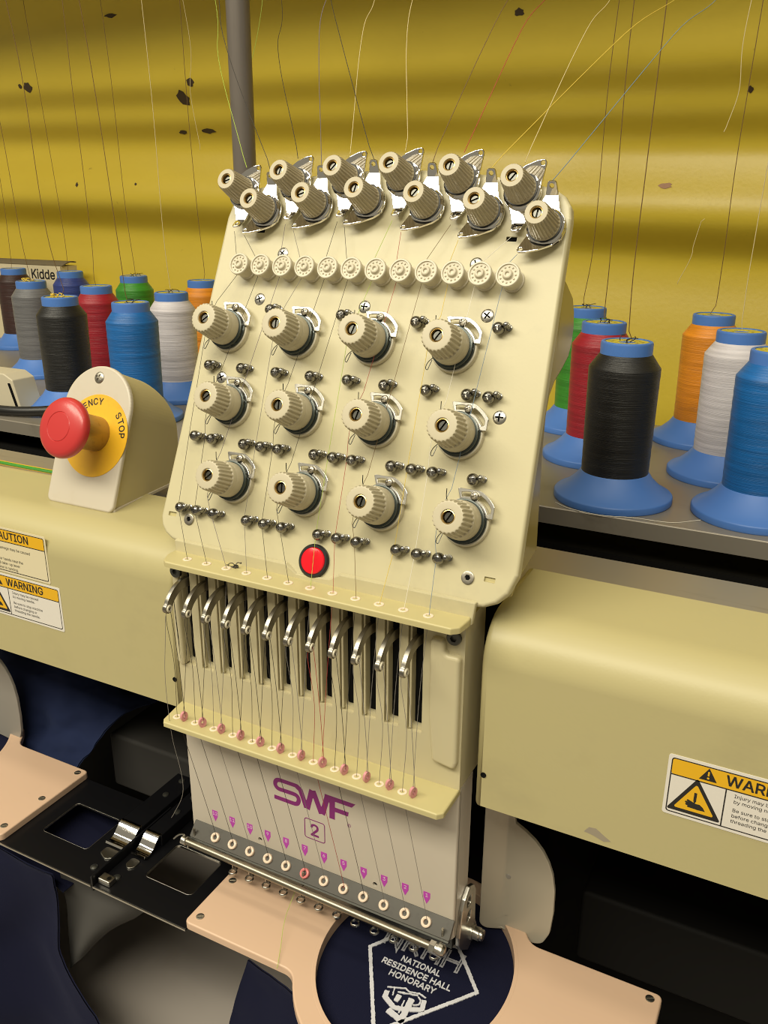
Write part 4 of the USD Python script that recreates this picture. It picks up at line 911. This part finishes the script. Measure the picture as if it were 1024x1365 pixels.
    obj('draped_body', cloth_sheet(P, 1.4, 4, .02, 8), 'navy_cloth', D, smooth=True)
    el2 = affinity.translate(el, -387, 0)
    obj('hooped_cloth', slab(el2, -50.5, -49.3, 0), 'navy_cloth', D, smooth=30)
    P = np.zeros((26, 16, 3))
    for i, u in enumerate(np.linspace(0, 1, 26)):
        for j, v in enumerate(np.linspace(0, 1, 16)):
            P[i, j] = (-200 + 102 * u, -30 + 78 * v, -62 - 10 * u * u + 2 * math.sin(u * 9 + v * 3))
    obj('side_fold', cloth_sheet(P, 1.2, 2, .03, 21), 'navy_cloth', D, smooth=True)
    # grey backing sheet between
    P = np.zeros((22, 22, 3))
    for i, u in enumerate(np.linspace(0, 1, 22)):
        for j, v in enumerate(np.linspace(0, 1, 22)):
            x = -106 + (76 - 52 * v ** 1.3) * u
            P[i, j] = (x, -26 + 4 * math.sin(u * 5 + v * 3) - 2 * v + 10 * u, -52 - 88 * v * (1 - .35 * u))
    b = obj('backing_sheet', cloth_sheet(P, .4, 1.5, .03, 2), 'backing', smooth=True, label='grey stabilizer backing sheet hanging under the sash plates', cat='backing sheet')
    # bluish garment heaped behind the left hoop
    K = thing('heaped_garment', 'navy blue garment with pale seams heaped behind the left hoop', 'garment', (-190, 110, -60))
    P = np.zeros((44, 40, 3))
    for i, u in enumerate(np.linspace(0, 1, 44)):
        for j, v in enumerate(np.linspace(0, 1, 40)):
            x = -330 + 165 * u
            h = 62 * math.sin(min(1, v * 1.15) * math.pi * .62) * (0.45 + .55 * math.sin(u * math.pi * .9 + .3)) + 5 * math.sin(u * 17 + v * 4) * v
            P[i, j] = (x + 26 * v, 44 + 66 * v, -56 + h)
    obj('heaped_body', cloth_sheet(P, 1.4, 15, .03, 12), 'blue_cloth', K, smooth=True)
    seam = np.array([P[int(t), int(s)] + [0, -1, 2.5] for t, s in zip(np.linspace(10, 40, 12), np.linspace(32, 8, 12))])
    # side guards beside the sewing arms
    for dx, m, lab in ((0, 'guard_white', 'off-white rounded guard plate right of the head\'s lower corner'), (-399, 'guard_grey', 'grey rounded guard plate at the left picture edge')):
        T = thing('side_guard', lab, 'guard', (dx + 166, 45, ZH), 'side guards')
        pg = [(147, 44), (147, -44.5), (149, -46), (176, -48.5), (181, -46.5), (184.5, -38), (185.6, -24), (185.3, -10), (183.6, 0), (181, 7), (177.5, 13), (173, 18), (167.5, 22), (162, 25), (158, 44)]
        g = slab(Polygon(pg).buffer(-6).buffer(6, quad_segs=6).union(sbox(147, -40, 156, 40)), 0, 2.0, .5, 2)
        g = trimesh.remesh.subdivide_to_size(g.vertices, g.faces, 6.0); v, f = np.array(g[0]), np.array(g[1])
        bend = np.maximum(0, 158 - v[:, 0])
        v[:, 2] += bend * .55
        v[:, 0] += dx
        obj('guard_plate', xf(TM(v, f), frame((0, 46, 0), (1, 0, 0), (0, 0, 1), (0, -1, 0))), m, T, smooth=40)
        if dx == 0: obj('guard_rivet', xf(lathe([(1.4, 0), (1.2, .5)], 14), frame((160, 44, -10), (1, 0, 0), (0, 0, 1), (0, -1, 0))), 'guard_grey', T)
    # machine body under and behind
    M = thing('grey_cabinet', 'light grey cabinet top below the hoops', 'cabinet', (0, -100, -190))
    obj('base_top', rbox(-800, -420, -215, 660, 150, -190, 3), 'base_grey', M)
    obj('stain_mark', mv(slab(Polygon([(0, 0), (2, 1.6), (4.5, 1.2), (5.2, -.8), (3, -2.2), (.6, -1.6)]), 0, .1), -78, -66, -190.02), 'collar_brass', M)
    obj('base_body', boxm(-780, -380, -999, 640, 140, -216), 'machine_dark', M)
    W_ = thing('sewing_arm_unit', 'dark sewing arm unit in the shade beneath the beam', 'machine', (0, 170, -190))
    obj('rear_wall', boxm(-780, 152, -188, 640, 182, 63), 'machine_dark', W_)
    for x in (123,): 
        obj('sewing_arm', rbox(x - 32, 75, -130, x + 32, 151, -60, 4), 'machine_dark', W_)
    obj('rear_box', rbox(-165, 80, -90, -85, 150, -44, 3), 'dim_grey', W_)
    obj('rear_box', rbox(190, 90, -95, 300, 150, -45, 3), 'machine_dark', W_)
build_hoops()

# ------------------------------------------------------------------ threads
def thread(P, m, label, r=.16, n=5, sub=6, wob=0, seed=0, group=None):
    P = spline(P, sub) if sub > 1 else np.asarray(P, float)
    if wob:
        q = np.random.default_rng(seed); k = len(P)
        for ax in (0, 1):
            w = np.convolve(np.pad(np.interp(np.arange(k), np.linspace(0, k, 9), q.normal(size=9) * wob), 6, mode='edge'), np.ones(13) / 13, 'valid'); w[0] = w[-1] = 0
            P[:, ax] += w
    obj('thread', sweep(P, r, n), m, label=label, cat='thread', smooth=True, group=group)
CN = ['dark', 'dark', 'violet', 'grey', 'dark', 'dark', 'lime', 'red', 'brown', 'yellow', 'white', 'blue']
ORD = ['first', 'second', 'third', 'fourth', 'fifth', 'sixth', 'seventh', 'eighth', 'ninth', 'tenth', 'eleventh', 'twelfth']
def build_threads():
    pre = []
    for i in range(6): pre += [(UPK[i], 1), (LOK[i], 0)]
    order = sorted(range(12), key=lambda k: pre[k][0][0])
    for i in range(12):
        (u, v), upper = pre[order[i]]
        bot = (u - 1, v - 20.5) if upper else (u - 10.4, v - 12.4)
        r = i % 3; c = i // 3
        k = KN[r * 4 + c]
        ro = ROLL[i]
        ue = np.array([-0.3 + 12.05 * i, -6.6, 160.2])
        lev = np.array([-8.2 + 12.07 * i + 1.2, -15.2, 134.9])
        pts = [PP(bot[0], bot[1], 4), PP(ro[0] - 4.9, ro[1] + 3, 4.2), PP(ro[0] - 3, ro[1] - 4.5, 4.4), PP(k[0] - 7, k[1] + 13, 7.4), PP(k[0] - 11.0, k[1] + 2, 6.8), PP(k[0] - 10.4, k[1] - 10, 7.0)]
        x3 = [PP(-12 + 41 * c + 10.3 * r - 1.8, 22.3, 4.0)]
        pts += ([PP(k[0] - 10.8, 59.3, 4.2)] if r < 2 else []) + x3 + [ue]
        thread(pts, 'thread_' + CN[i], 'fine %s thread down the tension panel, %s from the left' % ({'dark': 'dark', 'lime': 'lime', 'violet': 'violet grey'}.get(CN[i], CN[i]), ORD[i]), r=.12, sub=1, group='threads down the tension panel')
        lo = np.array([-9.6 + 12.14 * i, -13.3, 70.2]); pk = np.array([-3.4 + 12.17 * i, -14.6, 73.4]); eb = np.array([2.3 + 11.95 * i, -4.2, -10.3])
        P = [ue, ue + [0, -3, -6], [ue[0] - 6.5, -9, 100], pk, [lev[0] + .6, -14.8, 110], lev]
        m = 'thread_dark' if i not in (7,) else 'thread_red'
        if i > 8 or i in (2, 6): m = 'thread_grey'
        thread([ue, [ue[0] - 3.5, -7, 120], pk + [-.5, 0, 1]], m, 'thread from the upper ledge to a pink eyelet, %s from the left' % ORD[i], r=.13, sub=4, group='threads below the upper ledge')
        thread([pk + [.5, 0, 1], [lev[0] + 3.6, -15.6, 105], lev + [1.0, 0, -4], lev], m, 'thread from take-up lever to a pink eyelet, %s from the left' % ORD[i], r=.14, sub=5, group='threads at the take-up levers')
        thread([lev, lev + [-2.2, -.6, -6], [lo[0] + 2.5, -15, 104], lo, lo + [0.2, 1.5, -6], eb + [-.6, -.2, 8], eb], m, 'thread from take-up lever over the white cover, %s from the left' % ORD[i], r=.13, sub=5, group='threads over the white cover')
    # threads running up to the rack above the machine
    air = [((357, 228), None)]
    tops = [PP(UPK[i][0] - 1, UPK[i][1] + 13, 4) for i in range(6)] + [PP(LOK[i][0], LOK[i][1] + 19.6, 6) for i in range(6)]
    ends = [(-150, 200, 560), (-95, 200, 560), (0, 210, 600), (12, 215, 600), (128, 240, 580), (172, 200, 560), (-140, 150, 620), (-30, 180, 640), (-60, 180, 600), (140, 210, 620), (250, 230, 560), (258, 210, 560)]
    cols = ['lime', 'dark', 'pale', 'pale', 'red', 'pale', 'dark', 'violet', 'dark', 'brown', 'yellow', 'blue']
    for q, (a, b) in enumerate(zip(tops, ends)):
        a, b = np.array(a), np.array(b, float); f_ = 291 / (b[2] - 325); b = np.array([268, -313, 325]) + (b - [268, -313, 325]) * f_
        mid = (a + b) / 2 + [3 * math.sin(q * 2.1), 12, -20 - 5 * (q % 3)]
        thread([a, a * .72 + b * .28 + [0, 0, -14], mid, b], 'thread_' + cols[q], '%s thread rising from the %s %s pretension bracket' % ({'lime': 'lime green'}.get(cols[q], cols[q]), ORD[q % 6], 'upper' if q < 6 else 'lower'), r=.17, sub=10, wob=.7, seed=q, group='threads rising from the head')
    # threads rising from the cones in front of the wall
    for q, (nm, x, y) in enumerate(CONE_TOPS):
        z = ZT + 101; e = [(8, -5), (3, -3), (10, -8), (6, -8), (4, 6), (9, 0), (-8, 4), (-30, -5), (-26, -8), (-22, -6), (-16, 8), (-18, 4), (-30, -4), (-14, 2), (-10, 4)][q]
        P = [(x + (q % 3 - 1) * 3, y, z), (x + e[0] * .2, y + e[1] * .3, z + 60), (x + e[0] * .5, y + e[1] * .5, z + 180), (x + e[0] * .9, y + e[1], z + 290), (x + e[0], y + e[1], 616)]
        side = 'right' if x > 0 else 'left'
        thread(P, 'thread_' + ('brown' if nm not in ('white',) else 'pale'), 'thin thread rising from the %s cone on the %s' % (nm, side), r=.28, sub=10, wob=2.0, seed=60 + q, group='threads rising from the cones')
    # loose bright snippets caught in front of the wall
    for q, (P, m, lab) in enumerate([(((-330, 420, 520), (-322, 420, 470), (-326, 420, 430), (-318, 420, 380)), 'pale', 'loose pale thread hanging before the wall above the left cones'),
                                     (((-275, 425, 520), (-268, 425, 480), (-270, 425, 440), (-272, 425, 410)), 'pale', 'short pale thread hanging near the pole'),
                                     (((165, 430, 320), (160, 430, 300), (158, 430, 290), (150, 430, 270)), 'pale', 'short pale thread clinging to the wall at the right'),
                                     (((196, 300, 470), (192, 300, 420), (194, 300, 395), (188, 300, 372)), 'pale', 'pale thread near the right picture edge'),
                                     (((-215, 400, 560), (-222, 400, 500), (-238, 400, 450), (-262, 400, 415)), 'lime', 'lime thread crossing the steel pole'),
                                     (((-8, -16, 134), (-12, -17, 100), (-10, -18, 60), (-5, -20, 30), (-14, -20, 8)), 'grey', 'loose grey thread dangling from the leftmost take-up lever'),
                                     (((53, 0, -30), (54, -9, -36), (58, -22, -40), (66, -38, -42.6)), 'lime', 'loose lime thread end lying over the peach hoop')]):
        thread(P, 'thread_' + m, lab, r=.24 if q < 5 else .14, sub=10, wob=1.0, seed=90 + q)
def build_lint():
    r = np.random.default_rng(5); L = []
    c = np.array([28.5, -4.0, 161.6])
    for k in range(6):
        P = [c + r.normal(size=3) * [1.2, .5, .6]]
        for j in range(5): P.append(P[-1] + r.normal(size=3) * [1.2, .4, .7])
        P = np.array(P); P[:, 2] = np.maximum(P[:, 2], 160.5); L.append(sweep(spline(P, 3), .22, 5))
    obj('thread_knot', cat(L), 'thread_dark', label='small black knot of lint on the upper ledge', cat='lint', smooth=True)
    P = [(128, 196, 150.3), (140, 187.5, 150.6), (160, 184.5, 150.5), (178, 190, 150.3), (200, 192, 150.3), (215, 205, 150.3)]
    obj('thread', sweep(spline(P, 8), .22, 5), 'thread_white', label='loose white thread lying before the right black cone', cat='thread', smooth=True)
build_threads()
build_lint()
